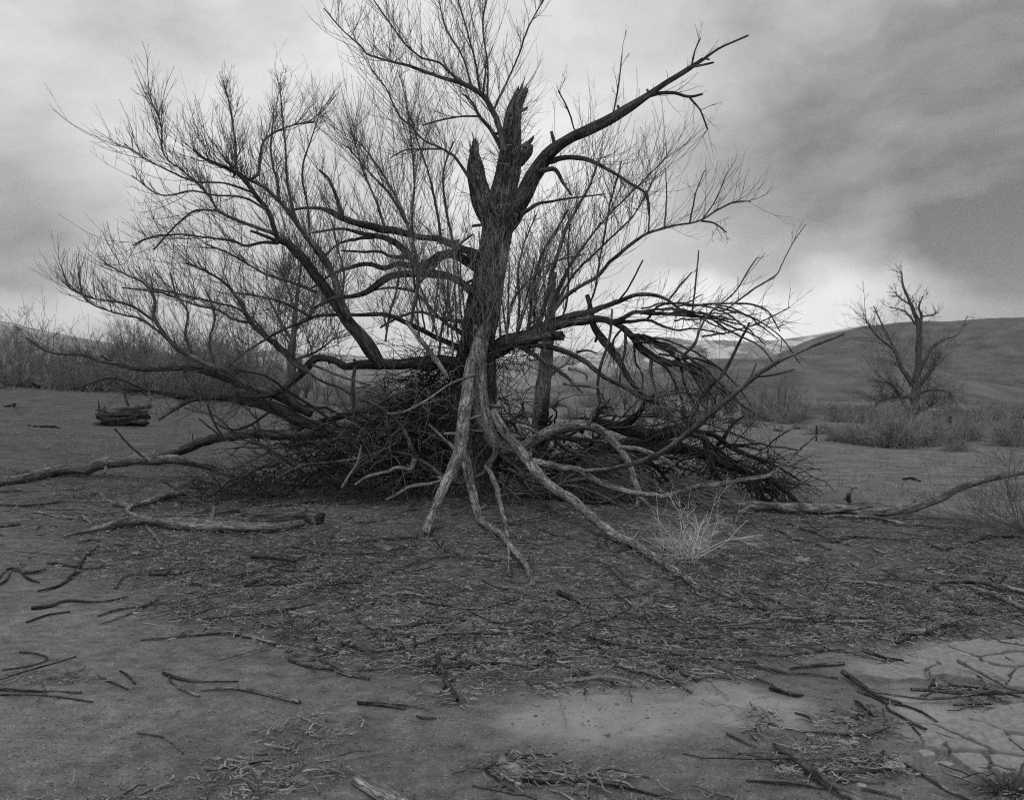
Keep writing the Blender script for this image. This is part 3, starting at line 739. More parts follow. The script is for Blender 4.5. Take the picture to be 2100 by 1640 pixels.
limb([(833, 660, 6), (856, 690, 10), (880, 720, 10), (905, 755, 10), (918, 775, 8)], 12.2, 12.0, M_PALE)

for k in range(26):
    px = 865 + 10 * k + rng.uniform(-8, 8); py = 705 + rng.uniform(-25, 30); t_ = rng.uniform(470, 620); dx = rng.uniform(-45, 45) + (px - 980) * .25
    limb([(px, py, 6), (px + dx * .3, (py * 2 + t_) / 3, 5), (px + dx * .7, (py + 2 * t_) / 3, 4), (px + dx, t_, 2)], rng.uniform(12.7, 13.2), rng.uniform(12.5, 13.6), M_LIMB, sh=(11, .6, dict(up=.9, mat=M_TWIGP, r0=.0042)), knots=False)
# right side: upright stems
stem = dict(up=1.0, fwd=.6, sub=(2, .6))
limb([(1090, 700, 16), (1109, 651, 13), (1123, 602, 13), (1132, 556, 12), (1149, 505, 10), (1160, 470, 9), (1186, 422, 8), (1212, 373, 6), (1228, 330, 4)], 13.1, 12.8, M_LIMB, sh=(60, 1.0, stem))
limb([(1100, 690, 13), (1126, 651, 11), (1160, 608, 11), (1186, 588, 10), (1223, 568, 10), (1252, 536, 10), (1286, 508, 9), (1315, 485, 8), (1344, 473, 7), (1387, 462, 6), (1435, 453, 5), (1473, 430, 4), (1507, 414, 3), (1540, 413, 2)], 13.0, 12.2, M_LIMB, sh=(46, .75, dict(up=.9, sub=(2,))))
limb([(1080, 690, 12), (1089, 637, 10), (1095, 573, 10), (1120, 505, 9), (1137, 480, 7), (1165, 430, 5)], 13.2, 13.3, sh=(44, .9, stem))
limb([(1150, 660, 7), (1162, 620, 7), (1166, 556, 6), (1165, 502, 5), (1172, 440, 3)], 13.0, 13.0, M_BARK, sh=(30, .7, stem))
limb([(1200, 650, 6), (1220, 594, 6), (1229, 536, 6), (1243, 465, 5), (1252, 416, 4), (1275, 330, 3)], 12.9, 12.9, M_BARK, sh=(36, .8, stem))
limb([(1120, 660, 9), (1150, 580, 8), (1200, 500, 7), (1250, 440, 5), (1310, 380, 4), (1370, 320, 2.5)], 13.2, 13.0, sh=(60, .9, stem))
limb([(1130, 640, 9), (1180, 560, 8), (1240, 500, 6), (1300, 440, 5), (1345, 360, 3)], 13.4, 13.6, sh=(56, .9, stem))
limb([(1060, 690, 9), (1065, 620, 8), (1062, 560, 7), (1075, 500, 5), (1100, 440, 3)], 13.1, 13.0, sh=(44, .8, stem))
limb([(1040, 680, 8), (1050, 620, 7), (1090, 570, 6), (1130, 540, 5), (1200, 520, 3)], 13.0, 12.8, sh=(36, .7, stem))
limb([(1330, 476, 6), (1332, 430, 5), (1326, 392, 4)], 12.5, 12.5, M_BARK)
limb([(1363, 467, 4), (1367, 407, 3), (1365, 345, 2)], 12.5, 12.5)
limb([(1415, 456, 4), (1427, 396, 3), (1445, 350, 2)], 12.4, 12.4, sh=(3, .4))
limb([(1440, 450, 4), (1465, 415, 3), (1492, 352, 2)], 12.4, 12.4, sh=(3, .4))
limb([(1438, 453, 4), (1465, 458, 4), (1490, 477, 3)], 12.4, 12.3, sh=(4, .4, dict(up=.1)))

# right side: drooping and horizontal limbs
dr = dict(up=-.25, sub=(2,), spread=.6)
hz = dict(up=.25, sub=(2,), spread=.7)
limb([(1010, 715, 52), (1045, 702, 44), (1085, 686, 34), (1120, 668, 24), (1160, 652, 20), (1200, 642, 18), (1238, 628, 14), (1272, 616, 13), (1304, 605, 12), (1344, 605, 10), (1370, 616, 8), (1390, 631, 7), (1409, 647, 6), (1450, 650, 4), (1530, 668, 2.5)], 13.2, 12.4, M_BARK, sh=(30, .6, hz))
limb([(1372, 614, 6), (1395, 585, 5), (1419, 558, 3)], 12.5, 12.4, M_BARK, sh=(3, .3))
limb([(1420, 640, 5), (1427, 579, 4), (1433, 513, 2.5)], 12.4, 12.4)
limb([(1268, 618, 5), (1292, 585, 5), (1318, 533, 3)], 12.6, 12.5, M_BARK)
limb([(1328, 655, 8), (1350, 628, 7), (1384, 622, 6), (1430, 625, 6), (1487, 622, 5), (1544, 625, 4), (1573, 637, 3), (1600, 680, 2)], 12.6, 12.0, M_BARK, sh=(20, .6, hz))
limb([(1100, 680, 26), (1160, 663, 22), (1200, 659, 21), (1229, 655, 20), (1258, 661, 18), (1275, 654, 13), (1301, 642, 12), (1344, 642, 11), (1387, 645, 9), (1430, 648, 8), (1458, 654, 7), (1487, 674, 6), (1516, 688, 5), (1560, 712, 3), (1592, 752, 2)], 13.0, 12.0, M_BARK, sh=(26, .6, hz))
limb([(1250, 663, 12), (1301, 659, 9), (1330, 657, 8), (1358, 668, 7), (1387, 677, 6), (1424, 674, 5), (1487, 685, 3)], 12.8, 12.2, M_BARK, sh=(14, .5, hz))
limb([(1203, 604, 12), (1212, 637, 14), (1218, 667, 20), (1232, 695, 24), (1252, 718, 20), (1272, 746, 17), (1289, 775, 15), (1309, 799, 13), (1335, 818, 9)], 13.0, 12.7, M_BARK, jag=.02, sh=(24, .6, dr))
limb([(1262, 664, 16), (1280, 674, 18), (1298, 692, 20), (1315, 712, 20), (1338, 729, 20), (1367, 744, 18), (1395, 748, 15), (1424, 764, 11), (1458, 784, 8), (1505, 818, 5), (1550, 850, 3)], 12.9, 12.3, M_BARK, rough=.15, sh=(60, .75, dr))
for k, pts in enumerate([
        [(1336, 730, 11), (1335, 765, 10), (1344, 797, 7), (1352, 830, 4)], [(1284, 676, 9), (1281, 717, 9), (1275, 747, 8), (1270, 790, 5)],
        [(1300, 700, 8), (1350, 706, 7), (1400, 725, 6), (1440, 760, 5), (1480, 800, 3)], [(1367, 743, 8), (1420, 735, 7), (1470, 752, 6), (1510, 790, 4), (1540, 830, 2)],
        [(1395, 748, 9), (1405, 790, 8), (1425, 830, 7), (1435, 850, 5)], [(1290, 690, 8), (1330, 700, 8), (1380, 728, 7), (1420, 770, 6), (1445, 810, 4)],
        [(1340, 735, 7), (1370, 760, 7), (1390, 800, 5), (1400, 820, 3)], [(1278, 672, 7), (1262, 690, 7), (1256, 710, 6), (1272, 730, 4)],
        [(1360, 742, 7), (1410, 750, 7), (1470, 780, 6), (1520, 830, 4), (1545, 855, 2)], [(1300, 696, 6), (1303, 740, 6), (1317, 770, 5), (1315, 810, 3)]]):
    limb(pts, 12.7, 12.4 + .06 * k, M_BARK, sh=(12, .5, dr))
for k in range(7):
    px, py = rng.uniform(1265, 1400), 0; py = 672 + (px - 1275) * .6 + rng.uniform(-8, 8); L_ = rng.uniform(40, 230); dn = rng.uniform(60, 150)
    limb([(px, py, 7), (px + L_ * .3, py + dn * .12, 6), (px + L_ * .65, py + dn * .42, 5), (px + L_, py + dn, 2.5)], rng.uniform(12.3, 13.0), rng.uniform(11.9, 13.2), M_BARK, sh=(5, .4, dr), wob=1.6)
for k in range(8):
    px = rng.uniform(1290, 1440); py = 628 + rng.uniform(-12, 30); L_ = rng.uniform(120, 220); dn = rng.uniform(-40, 90)
    limb([(px, py, 5), (px + L_ * .35, py - 8 + dn * .1, 4.5), (px + L_ * .7, py + dn * .4, 3.5), (px + L_, py + dn, 2)], rng.uniform(12.2, 12.8), rng.uniform(11.8, 12.8), M_BARK, sh=(4, .4, hz), wob=1.2)
limb([(1040, 705, 34), (1075, 697, 27), (1115, 689, 25), (1149, 686, 25)], 13.0, 12.5, M_BARK, jag=.06, label='blunt sawn-off stub with torn end', sh=(34, .5, dict(up=.5, spread=1.0, fwd=0)))
limb([(1050, 705, 20), (1085, 706, 17), (1129, 711, 15), (1158, 720, 15), (1183, 731, 14), (1206, 748, 14), (1229, 765, 13), (1258, 783, 12), (1287, 797, 12), (1325, 819, 10), (1357, 830, 9), (1374, 853, 8), (1402, 884, 7), (1420, 905, 5)], 12.9, 12.4, M_BARK, sh=(24, .5, dr))
limb([(1183, 722, 7), (1205, 719, 6), (1224, 724, 5)], 12.7, 12.6, M_BARK)
limb([(1060, 708, 14), (1090, 724, 12), (1115, 740, 12), (1149, 762, 10), (1172, 782, 8), (1195, 805, 5)], 12.9, 12.5, M_LIMB, sh=(16, .5, dr))
limb([(1166, 754, 9), (1185, 758, 9), (1202, 767, 8), (1203, 780, 5)], 12.4, 12.3, M_DEAD)
limb([(1255, 634, 5), (1252, 680, 7), (1243, 717, 8), (1232, 751, 9), (1226, 791, 10), (1228, 825, 10), (1215, 850, 11), (1207, 870, 12)], 11.9, 12.3, M_LIMB, sh=(5, .4))
limb([(1228, 794, 8), (1200, 792, 8), (1175, 789, 7), (1155, 786, 8)], 12.0, 12.2, M_LIMB)
limb([(1325, 821, 6), (1368, 810, 6), (1400, 806, 5), (1430, 810, 3)], 12.5, 12.5, M_BARK)
limb([(1400, 730, 9), (1424, 705, 9), (1438, 671, 8), (1450, 648, 7), (1476, 625, 6), (1504, 602, 5), (1541, 545, 3), (1554, 527, 2)], 12.1, 11.9, M_LIMB, sh=(10, .5, hz))
limb([(1485, 638, 5), (1544, 594, 4), (1593, 562, 3.5), (1603, 543, 3), (1625, 500, 2.5), (1652, 460, 2)], 12.0, 11.8, M_LIMB, sh=(4, .3))
limb([(1470, 630, 4), (1540, 650, 3.5), (1600, 690, 3), (1640, 745, 2)], 12.1, 11.8, M_BARK, sh=(8, .5, hz))
limb([(1440, 690, 4), (1500, 680, 3.5), (1560, 660, 3), (1620, 630, 2)], 12.2, 12.0, M_BARK, sh=(8, .5, hz))

# stout pale stems in front of the trunk, bending to the ground
limb([(992, 655, 16, 13.45), (991, 680, 30, 13.25), (987, 705, 40, 13.05), (984, 742, 40), (986, 790, 39), (993, 840, 37), (1004, 888, 35), (1020, 915, 31), (1045, 927, 27), (1062, 922, 25), (1085, 908, 22), (1119, 889, 22), (1150, 879, 22), (1193, 873, 21), (1222, 879, 19), (1250, 897, 17), (1271, 920, 16), (1288, 950, 15), (1302, 988, 14), (1311, 1016, 12), (1305, 1042, 8)], 13.0, 12.0, M_PALE, sh=(14, .4, dict(up=.1, t0=.1)))
limb([(968, 735, 22), (963, 775, 24), (957, 822, 27), (948, 879, 28), (943, 922, 29), (934, 946, 26), (920, 980, 23), (902, 1022, 21), (885, 1065, 19), (875, 1102, 17, 0)], 12.8, 10.8, M_PALE)
limb([(945, 915, 20), (951, 935, 21), (960, 968, 19), (968, 999, 18), (977, 1040, 16), (986, 1076, 15, 0), (1003, 1090, 16, 0), (1031, 1110, 15, 0), (1049, 1133, 13, 0), (1066, 1153, 13, 0), (1083, 1182, 12, 0), (1096, 1206, 9, 0)], 12.1, 8, M_PALE)
limb([(1018, 915, 22), (1012, 935, 19), (1000, 955, 18), (990, 970, 16), (974, 979, 15), (951, 988, 14), (928, 988, 13), (908, 976, 12), (880, 956, 12), (854, 939, 12), (845, 919, 12), (834, 893, 12), (816, 867, 11), (794, 845, 9), (765, 827, 7), (733, 816, 5)], 12.4, 11.6, M_LIMB)
limb([(998, 958, 13), (1007, 972, 12), (1020, 1008, 12), (1031, 1051, 11), (1040, 1095, 10), (1044, 1150, 6, 0), (1043, 1182, 4, 0)], 11.8, 8.5, M_DEAD)
limb([(850, 940, 11), (842, 962, 10), (814, 959, 9), (794, 968, 8), (751, 979, 7), (728, 994, 4)], 11.6, 11.4, M_DEAD)
limb([(1010, 845, 18), (1018, 862, 18), (1037, 889, 19), (1062, 920, 22), (1087, 954, 24), (1107, 976, 23), (1145, 1008, 22), (1179, 1031, 22), (1208, 1055, 21), (1240, 1080, 20), (1279, 1107, 20), (1302, 1127, 19, 0), (1322, 1144, 18, 0), (1359, 1165, 16, 0), (1394, 1185, 15, 0), (1434, 1216, 12, 0)], 12.7, 8, M_PALE)
limb([(1088, 946, 18), (1105, 948, 17), (1145, 956, 16), (1193, 965, 16), (1213, 979, 15), (1250, 996, 14), (1293, 1008, 13), (1336, 1015, 12), (1359, 1018, 10), (1422, 999, 11), (1480, 991, 11), (1551, 979, 10), (1580, 973, 8), (1609, 950, 6), (1650, 913, 4), (1690, 880, 3)], 11.7, 11.0, M_PALE)
limb([(1200, 967, 13), (1250, 962, 13), (1293, 953, 13), (1336, 936, 14), (1365, 922, 15), (1422, 879, 17), (1480, 830, 15), (1537, 781, 13), (1560, 762, 11), (1610, 735, 9), (1680, 705, 7), (1731, 684, 6)], 11.5, 10.4, M_LIMB)
limb([(1548, 774, 6), (1590, 768, 5), (1630, 757, 3)], 10.8, 10.7, M_LIMB)
limb([(1534, 785, 5), (1543, 765, 5), (1551, 746, 3)], 10.9, 10.8, M_LIMB)
limb([(1400, 892, 12), (1420, 850, 11), (1438, 817, 10), (1458, 791, 10), (1484, 765, 9), (1510, 717, 8), (1537, 661, 6)], 12.4, 12.2, M_BARK, sh=(3, .2))
limb([(1272, 917, 9), (1308, 921, 10), (1342, 933, 10), (1374, 950, 10), (1396, 973, 6)], 11.5, 11.3, M_PALE)
limb([(925, 970, 8), (905, 985, 11), (880, 992, 10), (845, 996, 10), (815, 1012, 8), (790, 1025, 6)], 11.7, 11.6, M_DEAD)
limb([(880, 870, 7), (905, 895, 8), (930, 920, 8)], 12.0, 12.0, M_DEAD)
limb([(975, 768, 7), (920, 790, 7), (870, 823, 6), (825, 845, 5), (795, 848, 4)], 11.8, 11.4, M_DEAD)
limb([(742, 912, 3), (738, 930, 6), (729, 955, 6), (716, 975, 7), (700, 1000, 3)], 11.8, 11.6, M_DEAD, label='pale torn splinter hanging in the brush')
limb([(730, 880, 9), (725, 840, 10), (724, 790, 11), (728, 750, 10)], 12.5, 12.7, M_BARK)
limb([(640, 748, 7), (700, 772, 7), (760, 790, 5)], 12.4, 12.2, M_LIMB)
limb([(622, 756, 6), (660, 782, 7), (700, 797, 8), (722, 815, 8), (722, 850, 6)], 12.5, 12.3, M_BARK)

limb([(1125, 900, 8), (1160, 898, 11), (1200, 901, 11), (1240, 908, 9)], 12.6, 12.6, M_BARK)
limb([(1262, 905, 8), (1290, 899, 9), (1325, 906, 7)], 12.4, 12.5, M_BARK)
limb([(1066, 872, 6), (1088, 880, 8), (1112, 893, 7)], 12.5, 12.4, M_PALE)
limb([(1196, 1028, 10), (1232, 1030, 13), (1262, 1020, 12), (1300, 1005, 7)], 12.6, 12.4, M_BARK)
limb([(1020, 930, 12), (1060, 960, 11), (1085, 1000, 9), (1120, 1040, 8, 0)], 12.5, 12.4, M_LIMB)
limb([(1130, 1000, 10), (1170, 985, 10), (1230, 985, 9), (1280, 1000, 6)], 12.6, 12.5, M_LIMB)
limb([(1310, 1018, 9), (1326, 1032, 8), (1338, 1044, 5)], 12.0, 11.8, M_PALE)
limb([(820, 905, 9), (770, 930, 9), (700, 945, 8), (620, 955, 6), (560, 985, 4)], 12.5, 12.6, M_LIMB, sh=(10, .5, dict(up=.1)))
limb([(860, 935, 9), (800, 925, 9), (720, 900, 8), (650, 905, 6), (560, 920, 4)], 12.6, 12.9, M_BARK, sh=(12, .5, dict(up=.2)))
limb([(840, 860, 8), (780, 880, 8), (700, 915, 7), (600, 930, 5), (520, 965, 3)], 12.7, 13.0, M_BARK, sh=(12, .5, dict(up=.1)))
limb([(900, 830, 8), (850, 800, 9), (800, 815, 8), (740, 850, 6), (690, 900, 4)], 12.6, 12.4, M_LIMB, sh=(10, .5))
limb([(1040, 960, 10), (1100, 990, 10), (1190, 1000, 9), (1260, 1030, 7), (1300, 1060, 5, 0)], 12.3, 11.9, M_LIMB)
# brush hanging and heaped round the foot of the trunk
def brush(name, parent, org, boxes, mat, kind='stuff'):
    mb = MB()
    for (px, py, w, h, Yc, Yr, K, L, dx, dz, r0) in boxes:
        s = np.stack([P(px + rng.uniform(-w, w), py + rng.uniform(-h, h), Yc + rng.uniform(-Yr, Yr)) for _ in range(K)])
        d0 = unit(rng.normal(0, .75, (K, 3)) + np.array([dx, -.1, dz]))
        Ls = L * rng.uniform(.35, 1.3, K)
        p = grow(s, d0, Ls, np.repeat(np.array([[0, 0, -.9]]), K, 0), rng, 8, .8, .10, .22)
        hz_ = H(p[..., 0], p[..., 1]); p[..., 2] = np.maximum(p[..., 2], hz_ + .01 + rng.uniform(0, .06, (K, 1)))
        thin_tubes(mb, p, (r0 * rng.uniform(.5, 1.5, K))[:, None] * np.linspace(1, .5, 8)[None], 3)
    return tag(mb.build(name, mat, parent, org), kind=kind)
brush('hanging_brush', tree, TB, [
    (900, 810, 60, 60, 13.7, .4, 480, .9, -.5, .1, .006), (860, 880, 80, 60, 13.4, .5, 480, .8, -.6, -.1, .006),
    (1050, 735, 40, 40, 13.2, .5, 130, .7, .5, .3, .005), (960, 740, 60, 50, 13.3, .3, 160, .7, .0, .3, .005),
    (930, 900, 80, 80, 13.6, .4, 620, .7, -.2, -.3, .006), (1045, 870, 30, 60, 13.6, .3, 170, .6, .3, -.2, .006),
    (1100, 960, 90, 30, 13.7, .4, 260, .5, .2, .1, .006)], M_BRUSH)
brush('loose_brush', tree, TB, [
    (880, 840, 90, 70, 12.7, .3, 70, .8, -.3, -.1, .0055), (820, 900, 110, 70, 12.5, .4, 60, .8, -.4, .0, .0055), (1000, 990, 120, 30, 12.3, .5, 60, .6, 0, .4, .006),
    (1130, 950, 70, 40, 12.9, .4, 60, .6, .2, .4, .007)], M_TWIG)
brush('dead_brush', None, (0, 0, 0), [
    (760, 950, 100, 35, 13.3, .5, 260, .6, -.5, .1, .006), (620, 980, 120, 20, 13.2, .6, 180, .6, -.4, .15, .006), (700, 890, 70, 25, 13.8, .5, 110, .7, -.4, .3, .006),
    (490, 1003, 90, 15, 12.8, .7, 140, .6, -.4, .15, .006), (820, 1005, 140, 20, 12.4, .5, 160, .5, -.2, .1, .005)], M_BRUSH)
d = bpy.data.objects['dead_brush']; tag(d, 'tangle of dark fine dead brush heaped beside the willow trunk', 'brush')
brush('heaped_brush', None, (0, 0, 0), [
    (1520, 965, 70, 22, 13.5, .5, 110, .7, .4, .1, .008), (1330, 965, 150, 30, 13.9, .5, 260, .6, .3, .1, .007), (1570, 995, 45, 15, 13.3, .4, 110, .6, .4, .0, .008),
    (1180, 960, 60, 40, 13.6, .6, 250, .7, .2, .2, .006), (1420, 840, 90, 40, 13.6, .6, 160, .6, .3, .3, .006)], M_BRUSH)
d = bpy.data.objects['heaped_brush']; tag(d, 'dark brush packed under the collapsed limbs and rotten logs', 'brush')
def collapsed(name, n, seed, ang, x0, x1, mat, Lr=(1.0, 3.0), z0=(.15, 1.0), rm_=.0125, subs=((3, .8), (2, .4))):
    g = np.random.default_rng(seed); mb = MB()
    st = np.stack([g.uniform(x0, x1, n), 13.6 + g.uniform(-.7, .8, n), np.zeros(n)], -1)
    st[:, 2] = H(st[:, 0], st[:, 1]) + g.uniform(*z0, n)
    a = g.choice(ang, n) + g.normal(0, .62, n)
    d0 = unit(np.stack([np.cos(a), np.sin(a) * .8, g.normal(.22, .38, n)], -1))
    p = grow(st, d0, g.uniform(*Lr, n), np.repeat(np.array([[0, 0, -.55]]), n, 0), g, 14, 1.0, .06, .20)
    p[..., 2] = np.maximum(p[..., 2], H(p[..., 0], p[..., 1]) + .015)
    r = np.exp(g.normal(math.log(rm_), .6, n))[:, None] * np.linspace(1, .35, 14)[None]
    thin_tubes(mb, p, r, 6)
    cp, cr = p, r
    for c_, l_ in subs:
        s_, t_, ra, own = along(cp, cr, c_, g, .2, .95); K = len(s_)
        d_ = unit(t_ + unit(g.normal(0, 1, (K, 3))) * .8)
        q = grow(s_, d_, l_ * g.uniform(.25, 1.1, K), np.repeat(np.array([[0, 0, -.15]]), K, 0), g, 7, .6, .05, .14)
        q[..., 2] = np.maximum(q[..., 2], H(q[..., 0], q[..., 1]) + .01)
        r_ = np.maximum(ra * .6, .0022)[:, None] * np.linspace(1, .5, 7)[None]
        thin_tubes(mb, q, r_, 4); cp, cr = q, r_
    return tag(mb.build(name, mat, tree, TB), kind='stuff')
collapsed('collapsed_branches', 26, 301, [math.pi, math.pi + .3, math.pi - .2], -2.2, -.3, M_BARK, (.8, 2.4), (.05, .6))
collapsed('collapsed_branches', 22, 302, [0, -.25, .2], .2, 2.4, M_BARK, (.8, 2.4), (.05, .7))
collapsed('collapsed_branches', 24, 303, [math.pi + .2, -.2, -1.2, math.pi + 1.0], -2.6, 2.4, M_LIMB, (.8, 2.2), (.1, .9))
collapsed('collapsed_branches', 16, 304, [math.pi, math.pi + .2], -3.2, -2.0, M_LIMB, (1.0, 2.2), (.1, .5))
collapsed('collapsed_branches', 17, 305, [math.pi, math.pi + .3], -2.0, -.3, M_BARK, (1.2, 2.6), (.1, .8), .024)
collapsed('collapsed_branches', 16, 306, [0, -.3, .2], .2, 1.8, M_BARK, (1.0, 2.4), (.1, .9), .024)
collapsed('collapsed_branches', 9, 307, [-1.3, -.8, math.pi + .9], -1.2, 1.6, M_LIMB, (1.0, 2.4), (.2, .9), .02)

def mound(px, py, rpx, hpx, Y, label):
    c = P(px, py, Y); c[2] = H(c[0], c[1])
    t = thing('brush_mound', label, 'brush', c, 'mounds of fine brush')
    mb = MB(); K = 700
    a = rng.uniform(0, 6.283, K); rr = rpx / FPX * Y * np.sqrt(rng.random(K)); hh = hpx / FPX * Y
    q = np.sqrt(np.clip(1 - (rr / (rpx / FPX * Y)) ** 2, 0, 1))
    s = c + np.stack([rr * np.cos(a) - .1, rr * np.sin(a), hh * q * rng.uniform(.6, 1.05, K)], -1)
    d0 = unit(np.stack([rng.normal(.9, .5, K), rng.normal(0, .5, K), rng.normal(-.1, .25, K)], -1))
    p = grow(s, d0, rng.uniform(.2, .6, K), np.repeat(np.array([[.2, 0, -.8]]), K, 0), rng, 6, 1, .05)
    p[..., 2] = np.maximum(p[..., 2], H(p[..., 0], p[..., 1]) + .01)
    thin_tubes(mb, p, np.full((K, 6), .0042), 3)
    tag(mb.build('strands', M_TWIG, t, c), kind='stuff')
mound(1235, 1010, 70, 95, 13.2, 'rounded mound of fine twigs behind the bent pale limb')
mound(1420, 1035, 72, 60, 13.0, 'low rounded mound of fine twigs below the dark standing post')

# ------------------------------------------------------------------ fallen and rotten wood around the tree
def wood(name, label, cat, pts, y0=13.5, y1=13.5, mat=None, branches=(), group=None, jag=.02, rough=.12, groove=.15, sh=None, knots=True, wob=.25):
    C, R = limb_path(pts, y0, y1, _seed[0] + 1)
    org = C[len(C) // 2].copy(); org[2] = min(org[2], float(H(org[0], org[1])))
    t = thing(name, label, cat, org, group)
    limb(pts, y0, y1, mat or M_DEAD, t, org, 'stem', sh, jag, rough=rough, groove=groove, knots=knots, wob=wob)
    for b in branches:
        limb(b, b[0][3] if len(b[0]) > 3 and b[0][3] else y0, b[-1][3] if len(b[-1]) > 3 and b[-1][3] else y1, mat or M_DEAD, t, org, 'side_branch')
    return t
wood('fallen_limb', 'long grey fallen limb arching out of the frame beyond the twisted root', 'fallen limb',
     [(-60, 1003, 16, 0), (0, 996, 18, 0), (57, 988, 20, 0), (129, 976, 24, 0), (172, 966, 26), (206, 951, 28), (258, 944, 27), (315, 941, 26), (372, 941, 22), (430, 957, 16), (480, 985, 10, 0)], 15, 14, M_DEAD, sh=(14, .4, dict(up=.4)))
wood('fallen_limb', 'thick dark fallen limb running from the brush tangle to the arching grey limb', 'fallen limb',
     [(310, 947, 10, 0), (345, 932, 18), (372, 924, 23), (415, 905, 27), (458, 895, 27), (516, 891, 26), (600, 893, 26), (680, 885, 26), (760, 875, 24)], 14.6, 13.6, M_BARK, sh=(26, .5, dict(up=.4)))
wood('fallen_limb', 'dark dead limb with sharp upright prongs resting on the thick dark limb', 'fallen limb',
     [(236, 880, 4), (258, 905, 6), (300, 943, 7)], 14.6, 14.4, M_BARK, [[(455, 893, 7), (440, 868, 6), (430, 840, 3)], [(450, 893, 6), (425, 872, 5), (408, 858, 3)]])
wood('fallen_log', 'smooth barkless grey log with tapering forked end lying before the brush', 'log',
     [(129, 1104, 6, 0), (200, 1092, 13, 0), (243, 1084, 20, 0), (286, 1078, 24, 0), (315, 1081, 24, 0), (372, 1086, 28, 0), (430, 1090, 28, 0), (487, 1094, 26, 0), (573, 1090, 18, 0), (620, 1084, 16, 0)], 11, 11, M_DEAD,
     [[(300, 1085, 9, 0), (322, 1110, 9, 0), (330, 1124, 5, 0)]])
wood('fallen_log', 'short hollow log with dark rotten end facing the camera', 'log',
     [(500, 1072, 12, 0), (550, 1076, 20, 0), (600, 1075, 27, 0), (630, 1074, 32, 0), (655, 1076, 34, 0)], 12, 11.6, M_LIMB, jag=.05, rough=.2, groove=.3)
wood('twisted_root', 'gnarled pale twisted root with raised curved arm', 'root',
     [(188, 1013, 5), (206, 1009, 10), (218, 1030, 13), (243, 1040, 13, 0), (266, 1045, 13, 0), (315, 1034, 14, 0), (344, 1024, 19, 0), (380, 1018, 15, 0)], 12.9, 13, M_DEAD,
     [[(266, 1043, 11, 0), (263, 1056, 10, 0), (284, 1067, 9, 0), (280, 1078, 6, 0)]])
wood('fallen_limb', 'slender dark limb sloping down into the smooth grey log', 'fallen limb',
     [(330, 985, 5), (381, 1012, 7), (415, 1032, 9), (453, 1058, 11, 0), (487, 1055, 13, 0), (516, 1066, 15, 0), (600, 1066, 15, 0)], 12.6, 12, M_BARK)
wood('fallen_limb', 'long fallen limb along the ground, rising out of the frame past the thorn bush', 'fallen limb',
     [(1440, 1046, 18, 0), (1480, 1046, 20, 0), (1557, 1050, 24, 0), (1643, 1054, 26, 0), (1729, 1056, 22, 0), (1787, 1052, 22, 12.55), (1872, 1037, 22, 12.4), (1930, 1023, 21, 12.3), (1958, 1006, 19, 12.2), (2016, 986, 16, 12.0), (2100, 968, 14, 11.8), (2220, 940, 10, 11.5)], 12.6, 11.6, M_DEAD, rough=.15,
     branches=[[(1690, 1052, 9), (1740, 1045, 9), (1790, 1038, 4)]])
wood('fallen_limb', 'slim branch splitting off below the long fallen limb', 'fallen limb',
     [(1690, 1064, 8, 0), (1760, 1064, 10, 0), (1800, 1068, 10, 0), (1850, 1079, 10, 0), (1900, 1082, 8, 0), (1955, 1085, 6, 0)], 12, 12, M_DEAD)
wood('rotten_log', 'black rotten log lying level across the heap behind the bent limbs', 'log',
     [(1130, 885, 26), (1190, 868, 32), (1240, 868, 30), (1302, 884, 30), (1350, 891, 32), (1400, 886, 30), (1440, 893, 26)], 14.4, 14.0, M_ROT, rough=.2, jag=.08)
wood('rotten_log', 'lower rotten log buried in brush under the level black log', 'log',
     [(1150, 950, 30), (1240, 925, 36), (1340, 918, 38), (1420, 925, 34), (1500, 955, 26)], 14.6, 14.0, M_ROT, rough=.2, jag=.06)
wood('rotten_log', 'dark wide log resting on the soil at the foot of the heap', 'log',
     [(1070, 1022, 24, 0), (1130, 1026, 26, 0), (1200, 1030, 24, 0), (1270, 1034, 18, 0)], 13, 13, M_ROT, rough=.18)
wood('standing_post', 'short charred dark post standing in the brush pile', 'post',
     [(1437, 885, 22), (1447, 910, 24), (1453, 932, 24), (1461, 958, 22), (1480, 990, 20), (1490, 1015, 20)], 13.1, 12.9, M_ROT, jag=.05, rough=.2)
wood('broken_limb', 'curved dark limb hooking upward from the black log', 'fallen limb', [(1270, 880, 20), (1293, 864, 18), (1312, 846, 16), (1322, 826, 12), (1345, 808, 6)], 14.0, 13.6, M_ROT)
wood('broken_limb', 'short upright dark snag beside the slanting grey branch', 'fallen limb', [(1398, 834, 10), (1402, 856, 13), (1420, 878, 14), (1436, 895, 14)], 13.8, 13.6, M_ROT)
wood('broken_limb', 'dark pointed stick leaning out over the open ground', 'fallen limb', [(1470, 915, 12), (1484, 898, 11), (1503, 870, 9), (1527, 852, 6)], 13.4, 13.4, M_ROT)
wood('broken_limb', 'drooping dark limb sweeping down from the post to the soil', 'fallen limb', [(1440, 888, 18), (1460, 890, 15), (1495, 913, 14), (1537, 934, 12), (1580, 950, 8), (1640, 985, 4)], 13.3, 13.0, M_ROT, sh=(20, .5, dict(up=-.1, mat=M_BRUSH)))
wood('broken_limb', 'curling thin branch lifting away over the open flat', 'fallen limb', [(1500, 917, 7), (1530, 915, 7), (1562, 921, 6), (1594, 897, 5), (1620, 882, 3)], 13.3, 13.2, M_BARK)
